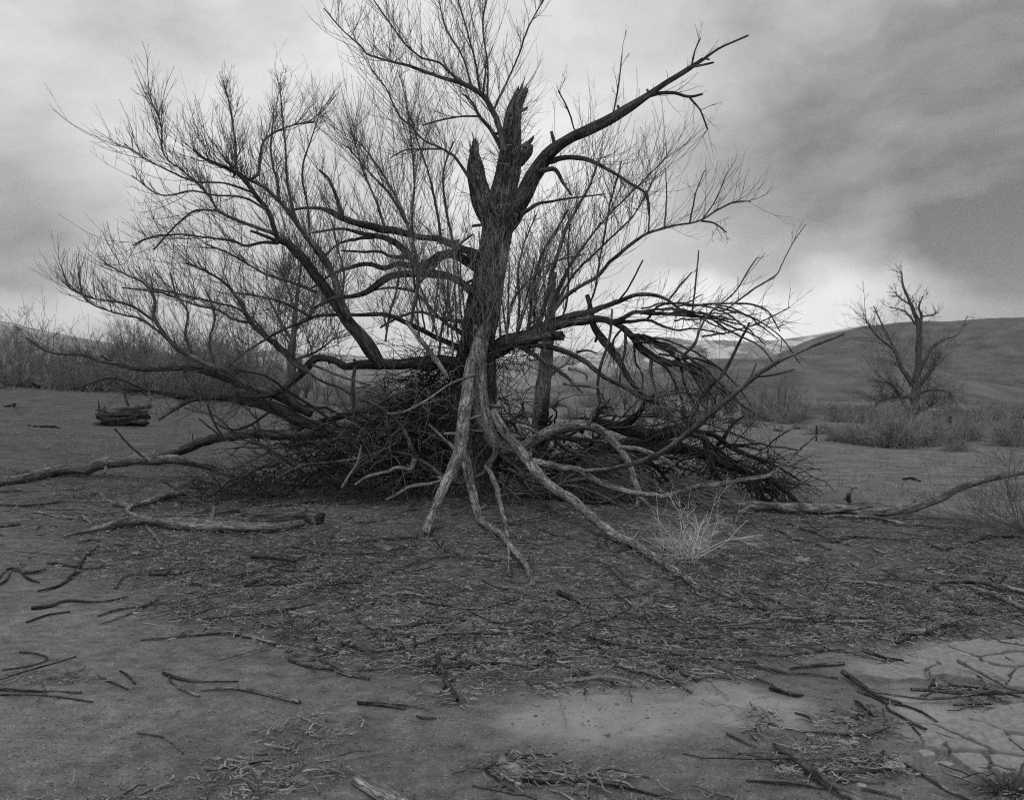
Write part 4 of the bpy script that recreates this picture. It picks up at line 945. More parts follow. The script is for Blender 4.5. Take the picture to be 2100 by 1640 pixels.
for i, (pts, lb) in enumerate([
        ([(1450, 905, 9), (1500, 940, 9), (1560, 968, 8), (1610, 1005, 6)], 'uppermost dark stick of the sheaf sweeping down from the post'),
        ([(1445, 930, 10), (1500, 958, 10), (1560, 975, 8), (1600, 990, 5)], 'second dark stick of the sheaf sweeping down from the post'),
        ([(1460, 950, 9), (1520, 968, 9), (1575, 985, 7), (1640, 1035, 5)], 'lowest dark stick of the sheaf sweeping down from the post'),
        ([(1530, 975, 8), (1580, 990, 9), (1620, 1015, 8), (1655, 1045, 6)], 'outermost dark stick bending to the soil beside the long fallen limb')]):
    wood('dead_stick', lb, 'stick', pts, 13.2, 12.9 + .1 * i, M_ROT, group='sheaf of dark sticks')
def snag(px, py, w, h, Y, label):
    c = P(px, py, Y); c[2] = H(c[0], c[1])
    wood('stump', label, 'stump', [(px, py + 60, w * 1.3), (px, py + 20, w * 1.1), (px + 2, py - h * .4, w), (px + 5, py - h, w * .6)], Y, Y, M_ROT, jag=.18, rough=.22, groove=.35)
snag(1112, 862, 26, 26, 14.2, 'jagged black rotten stump with sharp spike behind the pale bent stem')

# ------------------------------------------------------------------ sticks on the ground: (label or zone, tone, stem, side branches)
TONE = [M_BARK, M_LIMB, M_DEAD, M_SPLINTW]
ZONES = {'A': ('thin dark dead stick lying on the bare sand, far from the tree', 'thin sticks on the bare sand'),
         'B': ('slim weathered stick half sunk in the twig litter before the tree', 'slim sticks in the twig litter'),
         'C': ('thin stick lying around the cracked pale mud', 'thin sticks around the cracked mud')}
S = [
 ('long straight grey stick with two side twigs lying at the edge of the litter', 2, [(289, 1314, 9), (401, 1305, 10), (473, 1302, 10), (530, 1314, 8), (590, 1331, 5)], [[(470, 1302, 6), (510, 1290, 5), (555, 1281, 3)], [(405, 1305, 5), (447, 1274, 4), (495, 1256, 2)]]),
 ('crooked dark branch with three stubby arms on the sand', 0, [(77, 1215, 4), (115, 1206, 9), (143, 1189, 10), (160, 1172, 10), (165, 1158, 8)], [[(160, 1166, 9), (130, 1160, 8), (97, 1158, 6)], [(163, 1160, 9), (182, 1140, 8), (203, 1122, 5)], [(168, 1170, 7), (200, 1168, 7), (214, 1160, 4)]]),
 ('knobbly dark stick with warty bark lying on bare sand', 0, [(66, 1250, 10), (100, 1246, 9), (135, 1235, 8), (200, 1237, 6), (262, 1228, 4)], []),
 ('thin parallel stick just below the warty one', 0, [(54, 1278, 5), (100, 1263, 6), (142, 1257, 6)], []),
 ('bowed grey branch with forked tip on the sand below the twisted root', 1, [(200, 1266, 4), (243, 1252, 6), (301, 1243, 7), (326, 1229, 8)], [[(301, 1244, 4), (255, 1266, 3), (205, 1282, 2)]]),
 ('cluster-like knotted dark branch at the picture edge on the sand', 0, [(-10, 1200, 6), (22, 1170, 9), (60, 1178, 9), (92, 1172, 6)], [[(40, 1172, 7), (60, 1190, 7), (80, 1196, 4)], [(22, 1172, 5), (12, 1192, 4), (-6, 1204, 3)]]),
 ('pale short branch lying in litter above the warty stick', 2, [(370, 1194, 7), (405, 1200, 8), (438, 1206, 7), (478, 1202, 5)], []),
 ('dark thick broken piece in the litter before the smooth grey log', 0, [(514, 1151, 12), (560, 1154, 13), (604, 1160, 12)], []),
 ('dark bent branch casting a hollow in the litter', 0, [(505, 1211, 12), (544, 1192, 11), (580, 1190, 6), (620, 1188, 4)], [[(540, 1196, 9), (570, 1204, 8), (600, 1202, 5)]]),
 ('A', 0, [(3, 1377, 5), (57, 1369, 5), (97, 1354, 4), (75, 1343, 4), (40, 1340, 4)], []),
 ('blackish stick with bark flakes lying before the long straight grey stick', 0, [(335, 1383, 8), (358, 1392, 9), (401, 1400, 7), (487, 1400, 4)], [[(345, 1386, 5), (352, 1402, 4), (362, 1408, 3)]]),
 ('half-dark half-pale round stick with cut end on open sand', 2, [(410, 1417, 6), (487, 1416, 9), (544, 1426, 10), (614, 1444, 10)], [[(500, 1412, 4), (540, 1420, 4), (570, 1422, 3)]]),
 ('bundle-like dark stick at the picture edge, longest of three', 0, [(-5, 1416, 9), (60, 1420, 7), (165, 1423, 4)], []),
 ('thin dark stick under the bundle at the picture edge', 0, [(0, 1428, 6), (86, 1428, 5), (190, 1442, 4)], []),
 ('lone thin bowed twig on smooth sand', 1, [(281, 1505, 4), (315, 1510, 5), (344, 1520, 5), (374, 1546, 3)], []),
 ('straight slim stick on sand beside the crumbled bark patch', 0, [(424, 1586, 5), (487, 1575, 6), (564, 1562, 5)], []),
 ('A', 1, [(255, 1648, 6), (290, 1634, 6), (312, 1622, 5)], []),
 ('A', 2, [(362, 1411, 5), (385, 1422, 5), (408, 1429, 4)], []),
 ('A', 0, [(246, 1378, 4), (262, 1388, 6), (276, 1404, 4)], []),
 ('A', 1, [(200, 1390, 3), (230, 1402, 4), (262, 1416, 3)], []),
 ('short thick stick ending in a dark curve on the sand edge', 1, [(592, 1357, 9), (629, 1369, 10), (683, 1377, 8)], []),
 ('curved stick with blunt dark end crossing the sand edge', 1, [(634, 1352, 5), (683, 1368, 8), (718, 1386, 9), (757, 1396, 9)], [[(690, 1380, 5), (722, 1390, 5)], [(730, 1388, 4), (742, 1370, 3)]]),
 ('dark double stick lying alone on open sand', 0, [(732, 1445, 10), (787, 1449, 11), (830, 1456, 6)], [[(785, 1447, 5), (830, 1449, 5), (874, 1455, 3)]]),
 ('A', 0, [(854, 1471, 4), (866, 1475, 7), (892, 1476, 4)], []),
 ('dark heavy stick at the lower edge of the litter', 0, [(872, 1385, 9), (901, 1380, 11), (958, 1371, 10), (1016, 1366, 8), (1080, 1372, 5)], [[(960, 1372, 6), (925, 1400, 4), (902, 1422, 3)]]),
 ('straight dark stick amid fine twigs before the trunk', 0, [(798, 1291, 6), (844, 1288, 10), (901, 1281, 10), (960, 1277, 8)], []),
 ('pale torn wood sliver in the litter under the trunk', 3, [(798, 1225, 3), (830, 1222, 10), (872, 1229, 8)], []),
 ('grey gently arched stick in litter', 2, [(527, 1260, 8), (572, 1257, 10), (619, 1267, 8)], []),
 ('B', 0, [(755, 1314, 5), (800, 1318, 7), (840, 1310, 5)], []),
 ('B', 1, [(500, 1296, 5), (560, 1285, 5), (620, 1275, 5)], []),
 ('B', 1, [(500, 1308, 5), (545, 1316, 6), (590, 1331, 5)], []),
 ('B', 1, [(640, 1290, 5), (690, 1262, 6), (740, 1245, 5)], []),
 ('B', 2, [(680, 1240, 4), (712, 1246, 6), (740, 1262, 5), (762, 1280, 3)], []),
 ('B', 1, [(655, 1205, 4), (700, 1222, 5), (735, 1262, 3)], []),
  ('B', 1, [(700, 1204, 4), (730, 1190, 5), (765, 1172, 4)], []),
 ('slender pale-grey rod lifting at its tip by the pale silt', 1, [(985, 1582, 6), (1030, 1563, 9), (1090, 1554, 7), (1142, 1549, 4)], [[(1060, 1558, 5), (1100, 1558, 4), (1132, 1551, 3)]]),
 ('short pale curved stick beneath the slender rod', 3, [(1018, 1585, 6), (1040, 1601, 8), (1068, 1615, 8)], []),
 ('dark stick forking away under the short pale curved one', 0, [(996, 1584, 7), (1025, 1606, 7), (1060, 1630, 6)], []),
 ('dark horizontal stick at the bottom near the stone', 0, [(1052, 1600, 9), (1115, 1609, 10), (1222, 1607, 10)], []),
 ('long dark stick running down out of the frame before the pale silt', 0, [(1222, 1615, 9), (1258, 1616, 9), (1310, 1626, 8), (1360, 1638, 6)], []),
 ('A', 0, [(1130, 1591, 6), (1160, 1590, 6), (1194, 1592, 5)], []),
 ('A', 0, [(1205, 1593, 4), (1245, 1582, 5), (1280, 1586, 5), (1330, 1597, 3)], []),
 ('arched stick bordering the pale silt, with broken tip', 1, [(1150, 1392, 6), (1200, 1388, 10), (1232, 1396, 10), (1266, 1406, 9)], []),
 ('straight stick sloping into the pale silt', 1, [(1290, 1379, 9), (1344, 1389, 10), (1393, 1409, 9), (1418, 1424, 4)], []),
 ('pointed dark stick ending at the silt edge beside the straight one', 0, [(1350, 1361, 7), (1387, 1380, 9), (1432, 1401, 6)], [[(1428, 1398, 5), (1460, 1392, 5), (1510, 1398, 3)]]),
 ('stubby rotten chunk lying in the litter beyond the paired pale stems', 0, [(1144, 1225, 15), (1172, 1237, 14), (1208, 1248, 8)], []),
 ('smooth bent stick with hooked top in the litter', 2, [(1257, 1200, 6), (1266, 1223, 8), (1301, 1248, 8), (1346, 1272, 6)], []),
 ('bowed pale twig hanging down toward the silt', 2, [(1350, 1285, 6), (1358, 1314, 7), (1382, 1344, 4)], []),
 ('pale peeled stick at the foot of the thick pale stem', 3, [(1429, 1222, 7), (1464, 1236, 7), (1518, 1247, 5)], []),
 ('B', 1, [(1374, 1216, 9), (1390, 1250, 9), (1399, 1264, 6)], []),
 ('B', 2, [(1434, 1291, 5), (1487, 1289, 7), (1590, 1292, 5)], []),
 ('B', 1, [(1158, 1288, 7), (1206, 1280, 9), (1252, 1271, 9), (1297, 1250, 6)], []),
 ('B', 2, [(1066, 1278, 4), (1090, 1296, 4), (1112, 1312, 3)], []),
 ('B', 1, [(1080, 1375, 4), (1160, 1371, 5), (1205, 1383, 4)], []),
 ('B', 1, [(1110, 1284, 5), (1130, 1270, 6), (1145, 1258, 5)], []),
 ('straight tapering stick slanting through the litter toward the stone', 1, [(1526, 1219, 8), (1572, 1230, 9), (1615, 1246, 9), (1674, 1263, 8)], []),
 ('very long thin pole lying across the litter past the pale tumbleweed', 2, [(1470, 1220, 8), (1500, 1233, 9), (1557, 1260, 10), (1615, 1274, 10), (1729, 1281, 9), (1830, 1280, 7), (1884, 1276, 5)], [[(1825, 1279, 5), (1838, 1262, 4), (1846, 1254, 3)]]),
 ('elbowed dark branch ending in a pale knuckle near the flat stone', 1, [(1495, 1291, 7), (1572, 1290, 9), (1620, 1294, 9), (1660, 1303, 9), (1698, 1334, 8)], [[(1662, 1300, 5), (1680, 1312, 5), (1698, 1330, 4)]]),
 ('C', 1, [(1549, 1342, 5), (1600, 1349, 6), (1643, 1343, 5), (1702, 1337, 4)], []),
 ('long dark stick with one pale length lying beyond the mud', 0, [(1500, 1362, 6), (1557, 1372, 8), (1615, 1383, 7), (1672, 1386, 6), (1717, 1393, 4)], []),
 ('pale and dark broken stick with flat sawn end by the mud', 1, [(1620, 1375, 6), (1657, 1370, 8), (1690, 1367, 10), (1731, 1364, 11)], []),
 ('stout smooth curved stick lying raised above the mud edge', 2, [(1850, 1308, 11), (1875, 1308, 14), (1901, 1303, 16), (1930, 1291, 15), (1963, 1279, 9)], [[(1936, 1288, 8), (1950, 1284, 9), (1966, 1287, 5)]]),
 ('C', 0, [(1960, 1283, 5), (1981, 1308, 5), (2030, 1334, 5), (2092, 1369, 6)], [[(2003, 1320, 4), (2012, 1332, 4), (2030, 1350, 2)]]),
 ('B', 2, [(1723, 1197, 6), (1787, 1201, 7), (1846, 1210, 6)], []),
 ('heavy grey branch entering from the picture edge above the mud', 1, [(1913, 1202, 11), (2001, 1202, 16), (2044, 1212, 17), (2105, 1225, 16), (2160, 1238, 14)], []),
 ('straight barkless stick slanting out of the frame below the heavy grey branch', 2, [(1994, 1211, 9), (2030, 1228, 13), (2067, 1244, 13), (2120, 1268, 12)], []),
 ('dark slim branch with thick dark butt lying on bare soil', 0, [(1910, 1204, 5), (1958, 1237, 7), (1990, 1258, 9), (2010, 1268, 10)], []),
 ('C', 1, [(2065, 1250, 6), (2085, 1268, 6), (2112, 1290, 5)], []),
 ('dark flattened stick with thick head pointing into the mud', 0, [(1729, 1389, 14), (1758, 1409, 14), (1801, 1430, 9), (1846, 1443, 5)], [[(1780, 1418, 4), (1812, 1434, 4), (1850, 1446, 3)]]),
 ('long whip-like forked branch crossing the mud', 0, [(1758, 1420, 5), (1812, 1443, 7), (1824, 1460, 8), (1858, 1478, 8), (1901, 1500, 8), (1978, 1526, 5)], [[(1812, 1443, 6), (1872, 1455, 6), (1915, 1478, 6), (1960, 1513, 4)], [(1860, 1480, 5), (1900, 1518, 5), (1970, 1537, 3)]]),
 ('thick dark-topped branch coming out of the bottom edge among litter', 1, [(1587, 1539, 12), (1629, 1569, 19), (1666, 1598, 23), (1700, 1622, 23), (1746, 1648, 21), (1800, 1680, 20)], []),
 ('long thin straight stick meeting the thick branch at the bottom', 0, [(1529, 1604, 6), (1586, 1609, 8), (1640, 1614, 8), (1690, 1620, 6)], []),
 ('C', 0, [(1566, 1486, 7), (1623, 1500, 7), (1672, 1506, 6), (1772, 1512, 5), (1823, 1497, 3)], []),
 ('C', 0, [(1692, 1589, 9), (1758, 1589, 11), (1823, 1583, 9)], []),
 ('C', 1, [(1710, 1606, 8), (1760, 1606, 8), (1811, 1609, 7)], []),
 ('straight grey stick sloping out through the bottom edge beside the grass', 1, [(1856, 1571, 7), (1901, 1598, 9), (1944, 1624, 10), (1990, 1646, 10)], []),
 ('C', 2, [(1888, 1432, 6), (1913, 1420, 8), (1960, 1411, 7)], []),
 ('C', 0, [(1962, 1411, 7), (2016, 1417, 7), (2090, 1432, 5)], []),
 ('C', 1, [(1985, 1417, 8), (2044, 1437, 10), (2112, 1463, 9)], []),
 ('C', 0, [(1910, 1409, 8), (1935, 1411, 8), (1962, 1412, 7)], []),
 ('C', 1, [(1976, 1420, 8), (1990, 1435, 9), (2002, 1446, 7)], []),
 ('C', 0, [(1955, 1450, 6), (1990, 1448, 7), (2030, 1448, 6)], []),
 ('C', 0, [(1896, 1428, 6), (1908, 1410, 6), (1917, 1394, 4)], []),
 ('C', 1, [(1766, 1621, 8), (1800, 1628, 8), (1846, 1639, 7)], []),
 ('fat dark twig pair beyond the mud on sand', 0, [(1578, 1416, 10), (1605, 1423, 11), (1634, 1430, 10), (1646, 1428, 5)], []),
 ('C', 1, [(1547, 1393, 6), (1575, 1402, 7), (1599, 1414, 5)], []),
 ('C', 0, [(1752, 1440, 5), (1764, 1455, 12), (1786, 1469, 11)], []),
 ('C', 2, [(1564, 1478, 6), (1552, 1492, 7), (1560, 1512, 5)], []),
 ('C', 1, [(1540, 1503, 8), (1546, 1514, 9), (1550, 1520, 8)], []),
 ('C', 0, [(1490, 1508, 6), (1520, 1522, 7), (1545, 1532, 6)], []),
 ('C', 0, [(1630, 1464, 5), (1658, 1474, 6), (1664, 1488, 5)], []),
 ('C', 1, [(1786, 1570, 7), (1800, 1560, 9), (1812, 1546, 8)], []),
 ('C', 0, [(1966, 1500, 4), (2005, 1512, 4), (2060, 1545, 4), (2092, 1556, 4)], []),
 ('B', 1, [(1700, 1115, 6), (1760, 1105, 7), (1830, 1110, 6), (1880, 1112, 4)], []),
 ('B', 3, [(1710, 1162, 7), (1735, 1161, 8), (1764, 1160, 8)], []),
 ('B', 2, [(1780, 1122, 5), (1800, 1133, 7), (1818, 1140, 6)], []),
 ('B', 0, [(1900, 1118, 8), (1930, 1130, 8), (1958, 1128, 6)], []),
 ('B', 2, [(1940, 1175, 6), (1975, 1172, 6), (2010, 1176, 6), (2060, 1185, 5)], []),
 ('B', 1, [(1560, 1180, 5), (1650, 1190, 6), (1740, 1194, 5)], []),
 ('B', 1, [(1615, 1075, 6), (1680, 1100, 8), (1740, 1120, 6)], []),
 ('B', 1, [(1500, 1074, 7), (1560, 1082, 8), (1640, 1110, 7), (1700, 1128, 5)], []),
 ('black hooked root piece beside the thorn bush', 0, [(1985, 1118, 9), (2000, 1115, 10), (2020, 1106, 9), (2060, 1104, 7), (2110, 1106, 6)], []),
 ('B', 0, [(1800, 1242, 6), (1860, 1232, 6), (1905, 1240, 4)], []),
 ('thin pale stick lying alone left of the long fallen limb end', 2, [(52, 1057, 4), (75, 1054, 6), (110, 1061, 7), (160, 1068, 6)], [[(168, 1060, 6), (180, 1072, 7), (190, 1084, 4)]]),
 ('straight thin dark stick along the ground at the picture edge below the arching limb', 0, [(-10, 1038, 6), (60, 1040, 6), (132, 1033, 4)], []),
 ('B', 1, [(160, 1118, 5), (185, 1111, 6), (205, 1112, 4)], []),
 ('B', 1, [(230, 1150, 7), (275, 1148, 7), (318, 1144, 5)], []),
 ('B', 2, [(235, 1118, 5), (250, 1120, 6), (268, 1122, 5)], []),
 ('B', 1, [(235, 1210, 4), (262, 1184, 5), (320, 1174, 5), (410, 1164, 3)], []),
 ('B', 1, [(700, 1120, 5), (780, 1110, 8), (860, 1106, 8)], []),
 ('B', 1, [(720, 1142, 5), (790, 1136, 8), (860, 1120, 6)], []),
 ('B', 1, [(800, 1175, 5), (880, 1150, 7), (960, 1146, 7), (1000, 1165, 5)], []),
 ('B', 1, [(590, 1120, 6), (650, 1138, 7), (720, 1140, 6)], []),
 ('short thick hollow-ended stub lying below the dark standing post', 1, [(1560, 1030, 12), (1600, 1036, 14), (1640, 1040, 12)], []),
 ('upright pale split stump sliver beyond the long fallen limb', 2, [(1742, 1034, 11, 0), (1741, 1014, 10, 12.9), (1745, 999, 6, 12.9)], [[(1744, 1003, 4, 12.9), (1758, 1000, 3, 12.8), (1778, 1026, 2, 12.7)]]),
]
MARKS = [(1094, 1203, 'the foot of the bent pale stem'), (1420, 1110, 'the tumbleweed'), (1434, 1216, 'the end of the thick pale stem'), (1609, 1322, 'the wide flat stone'), (390, 1088, 'the smooth grey log'),
         (630, 1075, 'the hollow log'), (877, 1100, 'the foot of the straight pale stem'), (2040, 1210, 'the heavy grey branch'), (1646, 1146, 'the small upright rock'), (1835, 1570, 'the round flat stone'), (1740, 1522, 'the slab-like stone'),
         (1976, 1478, 'the stone at the upper mud rim'), (450, 1303, 'the long straight grey stick'), (1046, 1572, 'the stone under the slender rod'), (770, 1620, 'the split wood chunk'), (1660, 1600, 'the thick branch at the bottom')]
_used = set()
def place_label(pts, tone):
    mx, my = np.mean([p[0] for p in pts]), np.mean([p[1] for p in pts])
    ln = math.hypot(pts[-1][0] - pts[0][0], pts[-1][1] - pts[0][1])
    kind = ('short' if ln < 50 else 'longish' if ln > 110 else 'mid-length') + ' ' + ('dark', 'grey', 'pale grey', 'pale')[tone]
    for u, v, nm in sorted(MARKS, key=lambda m: math.hypot(m[0] - mx, 2 * (m[1] - my))):
        side = 'right of' if mx > u else 'left of'
        dep = 'in front of' if my > v else 'behind'
        for w in ((dep,) if abs(mx - u) < 2 * abs(my - v) else (side,)):
            t = f'{kind} stick lying {w} {nm}'
            if t not in _used:
                _used.add(t); return t
for lb, tone, pts, brs in S:
    pts = [p if len(p) > 3 else (*p, 0) for p in pts]
    brs = [[p if len(p) > 3 else (*p, 0) for p in b] for b in brs]
    grp = None
    if lb in ZONES: grp = ZONES[lb][1]; lb = place_label(pts, tone)
    wood('fallen_stick', lb, 'stick', pts, mat=TONE[tone], branches=brs, group=grp, jag=.008, rough=.10, groove=.1, wob=.10)

pc = [G(738, 1612), G(860, 1690)]
t = thing('split_wood', 'weathered pale split wood chunk jutting into the frame at the bottom', 'wood chunk', pc[0])
for k, (oy, rr_, zz_) in enumerate([(-.010, .016, .018), (.018, .022, .024), (.045, .013, .016)]):
    mb = MB(); ax = unit(pc[1] - pc[0]); sd_ = np.array([-ax[1], ax[0], 0])
    C = pc[0] + sd_ * oy + np.array([0, 0, zz_]) + np.outer(np.linspace(-.02 * k, .55, 26), ax)
    limb_tube(mb, C, np.full(26, rr_), 10, .16, 610 + k, .02, .05, .45, .8); mb.build('split', M_SPLINTW, t, pc[0])

# ------------------------------------------------------------------ twig and bark litter
def scatter(n, seed, ymin=3.2, ymax=17.5, thr=0.08, pw=1.0):
    g = np.random.default_rng(seed); out = []
    tot = 0
    while tot < n:
        k = n * 3
        y = 1 / g.uniform(1 / ymax, 1 / ymin, k)                       # thicker where the picture shows single pieces
        x = g.uniform(-.62, .62, k) * y
        mk = litter_mask(x, y)
        ok = g.random(k)
        keep = (ok < np.clip(mk - thr, 0, 1) ** pw)
        out.append(np.stack([x[keep], y[keep]], -1)); tot += int(keep.sum())
    return np.concatenate(out)[:n], g
def litter(name, n, seed, Lr, Rr, mat, label, npt=5, lift=.02, curl=.5, pw=1.0, keep=None, cat='litter'):
    xy, g = scatter(n, seed, pw=pw)
    if keep is not None: xy = xy[keep(xy)]
    n = len(xy)
    s = np.stack([xy[:, 0], xy[:, 1], H(xy[:, 0], xy[:, 1])], -1)
    a = g.normal(0, 1, n) * .75 + np.where(g.random(n) < .5, 0, math.pi)
    a = np.where(g.random(n) < .35, g.uniform(0, 6.28, n), a)
    d0 = unit(np.stack([np.cos(a), np.sin(a), g.normal(0, .10, n)], -1))
    L = np.exp(g.normal(math.log(Lr), .55, n))
    c = g.normal(0, curl, n)
    d1 = unit(np.stack([np.cos(a + c), np.sin(a + c), g.normal(0, .12, n)], -1))
    t = np.linspace(0, 1, npt)
    d = d0[:, None] * (1 - t)[None, :, None] + d1[:, None] * t[None, :, None] + g.normal(0, .12, (n, npt, 3)) * np.array([1, 1, .4])
    p = s[:, None] + np.cumsum(d, 1) * (L / npt)[:, None, None]
    R = np.exp(g.normal(math.log(Rr), .4, n))
    p[..., 2] = H(p[..., 0], p[..., 1]) + R[:, None] * .7 + (g.random((n, 1)) ** 2 * lift) + np.abs(g.normal(0, lift * .25, (n, npt)))
    mb = MB(); thin_tubes(mb, p, R[:, None] * np.linspace(1, .7, npt)[None], 3)
    o = mb.build(name, mat, bark=False)
    return tag(o, label, cat, kind='stuff')
litter('twig_litter', 38000, 1, .055, .0026, M_LITTER, 'dense litter of fine broken twigs covering the soil under the willow', 3, lift=.025, curl=.9)
litter('twig_litter', 1500, 2, .15, .0040, M_LIMB, 'longer dark dead twigs strewn through the litter', 7, .04, .5)
litter('twig_litter', 5200, 3, .12, .0030, M_SPLINTW, 'longer pale dry twigs strewn through the litter', 5, .05, .7)
# bark crumbs and chips
def crumbs(name, n, seed, mat, size, label, mask=True):
    if mask: xy, g = scatter(n, seed)
    else:
        g = np.random.default_rng(seed); y = 1 / g.uniform(1 / 9, 1 / 3.2, n); xy = np.stack([g.uniform(-.6, .6, n) * y, y], -1)
    n = len(xy)
    base = np.array([[1, 0, 0], [-1, 0, 0], [0, 1, 0], [0, -1, 0], [0, 0, 1], [0, 0, -1.0]])
    tr = np.array([[0, 2, 4], [2, 1, 4], [1, 3, 4], [3, 0, 4], [2, 0, 5], [1, 2, 5], [3, 1, 5], [0, 3, 5]])
    sz = np.exp(g.normal(math.log(size), .5, n))
    sc = sz[:, None] * g.uniform(.5, 1.6, (n, 3)) * np.array([1, 1, .5])
    an = g.uniform(0, 6.28, n); v = base[None] * sc[:, None] * g.uniform(.7, 1.3, (n, 6, 1))
    x = v[..., 0] * np.cos(an)[:, None] - v[..., 1] * np.sin(an)[:, None]; y = v[..., 0] * np.sin(an)[:, None] + v[..., 1] * np.cos(an)[:, None]
    V = np.stack([x + xy[:, :1], y + xy[:, 1:], v[..., 2] + (H(xy[:, 0], xy[:, 1]) + sz * .2)[:, None]], -1)
    mb = MB(); mb.add(V.reshape(-1, 3), None, (tr[None] + np.arange(n)[:, None, None] * 6).reshape(-1, 3))
    return tag(mb.build(name, mat, smooth=False, bark=False), label, 'litter', kind='stuff')
def strewn(name, n, seed, Lr, Rr, mat, label):
    xy, g = scatter(n, seed, 4.6, 16)
    d = xy - np.array([-.1, 14.0]); a = np.arctan2(d[:, 1], d[:, 0]) + g.normal(0, .45, n)
    a = np.where(g.random(n) < .25, g.uniform(0, 6.28, n), a)
    L = np.exp(g.normal(math.log(Lr), .5, n)); t = np.linspace(-.5, .5, 8); c = g.normal(0, .35, n)
    an = a[:, None] + c[:, None] * t[None] + g.normal(0, .10, (n, 8))
    st = np.stack([np.cos(an), np.sin(an)], -1) * (L / 8)[:, None, None]
    p2 = xy[:, None] + np.cumsum(st, 1) - st.sum(1, keepdims=True) / 2
    R_ = np.exp(g.normal(math.log(Rr), .35, n))
    tl = g.normal(0, .03, (n, 1)) * np.linspace(-1, 1, 8)[None]
    z = H(p2[..., 0], p2[..., 1]).mean(1, keepdims=True) * .5 + H(p2[..., 0], p2[..., 1]) * .5 + R_[:, None] + .012 + np.abs(tl)
    mb = MB(); thin_tubes(mb, np.concatenate([p2, z[..., None]], -1), R_[:, None] * np.linspace(1, .55, 8)[None], 5)
    return tag(mb.build(name, mat, bark=True), label, 'litter', kind='stuff')
strewn('strewn_sticks', 260, 401, .55, .0058, M_LIMB, 'slim grey sticks strewn outward from the foot of the willow')
strewn('strewn_sticks', 380, 402, .46, .0048, M_DEAD, 'slim pale sticks strewn outward from the foot of the willow')
strewn('strewn_sticks', 60, 403, .40, .0065, M_BARK, 'slim dark sticks strewn outward from the foot of the willow')
crumbs('bark_crumbs', 9000, 4, M_CLOD, .009, 'crumbs of dark bark and soil among the twigs')
crumbs('grit', 11000, 5, M_CLOD, .0036, 'coarse grit sprinkled over the bare sand', False)

gg = np.random.default_rng(88); n = 18000
y = 1 / gg.uniform(1 / 75, 1 / 14.5, n); x = gg.uniform(-.62, .62, n) * y
kp = (fbm(x / 2.2, y / 2.2, 0, 3, 91) + .35 * fbm(x / .6, y / .6, 0, 2, 92) > .02) | (gg.random(n) < .12); x, y = x[kp], y[kp]; n = len(x)
L = gg.uniform(.03, .13, n) * (1 + y / 50); d_ = unit(np.stack([gg.normal(0, .7, n), gg.normal(0, .7, n), np.full(n, .8)], -1))
st = np.stack([x, y, H(x, y) - .005], -1); p = st[:, None] + d_[:, None] * (L[:, None] * np.array([0, .5, 1.0])[None])[..., None]; p[:, 2, 2] -= L * .2
mb = MB(); thin_tubes(mb, p, (.0022 + y * .00016)[:, None] * np.array([1, .8, .4])[None], 3)
tag(mb.build('dry_grass', M_SCRUB, bark=False), 'sparse short dry grass over the flat behind the willow', 'grass', kind='stuff')

# ------------------------------------------------------------------ stones and cracked mud
def stone(px, py, wpx, hpx, label, tall=.35, seed=0):
    g = np.random.default_rng(900 + seed)
    c = G(px, py); w = wpx / FPX * c[1] / 2
    dl = min(max(hpx / FPX * c[1] / 2 * c[1] / EYE * .75, w * .4), w * 1.3)
    nu, nv = 14, 6
    a = np.arange(nu) / nu * 6.283
    out = 1 + .28 * vnoise(np.cos(a) * 1.3 + seed * 5, np.sin(a) * 1.3, 0, seed)
    rows = [(1.0, -.25), (1.02, .15), (.93, .7), (.75, .95), (.4, 1.0)]
    V = []
    th = w * tall
    for s_, z_ in rows:
        V.append(np.stack([c[0] + w * out * s_ * np.cos(a), c[1] + dl * out * s_ * np.sin(a), c[2] + th * z_ * (1 + .15 * vnoise(np.cos(a) * 2, np.sin(a) * 2, z_ * 2, seed + 4))], -1))
    V = np.concatenate(V + [np.array([[c[0], c[1], c[2] + th]])])
    q = [(r * nu + i, r * nu + (i + 1) % nu, (r + 1) * nu + (i + 1) % nu, (r + 1) * nu + i) for r in range(4) for i in range(nu)]
    t = [(4 * nu + i, 4 * nu + (i + 1) % nu, 5 * nu) for i in range(nu)]
    mb = MB(); mb.add(V, q, t)
    o = mb.build('stone', M_STONE, origin=c, bark=False); o.location = tuple(c)
    return tag(o, label, 'stone', 'pale stones on the ground')
for i, a in enumerate([
        (1835, 1570, 40, 26, 'round pale flat stone below the long whip-like branch', .18), (1936, 1567, 36, 16, 'pale angular stone nearest the grass tuft', .2),
        (1901, 1544, 36, 20, 'pale oblong stone at the rim of the cracked mud', .18), (1976, 1478, 38, 14, 'pale flat stone at the upper rim of the cracked mud', .12),
        (1740, 1522, 48, 14, 'pale slab-like stone beside the thin stick on the soil', .12), (1609, 1322, 56, 16, 'wide pale flat stone in the litter beyond the elbowed branch', .10),
        (1646, 1148, 26, 10, 'small upright pale rock in the litter beyond the tumbleweed', .5), (1912, 1169, 20, 10, 'small dull rock among sticks beside the heavy grey branch', .5),
        (1046, 1572, 40, 14, 'pale stone tucked under the slender rod', .3), (1614, 1580, 22, 14, 'small pale stone left of the thick branch at the bottom', .3),
        (1660, 1506, 16, 12, 'tiny pale stone on the thin stick', .3), (1766, 1610, 20, 12, 'small pale stone near the bottom edge among sticks', .35)]):
    stone(a[0], a[1], a[2], a[3], a[4], a[5], i)

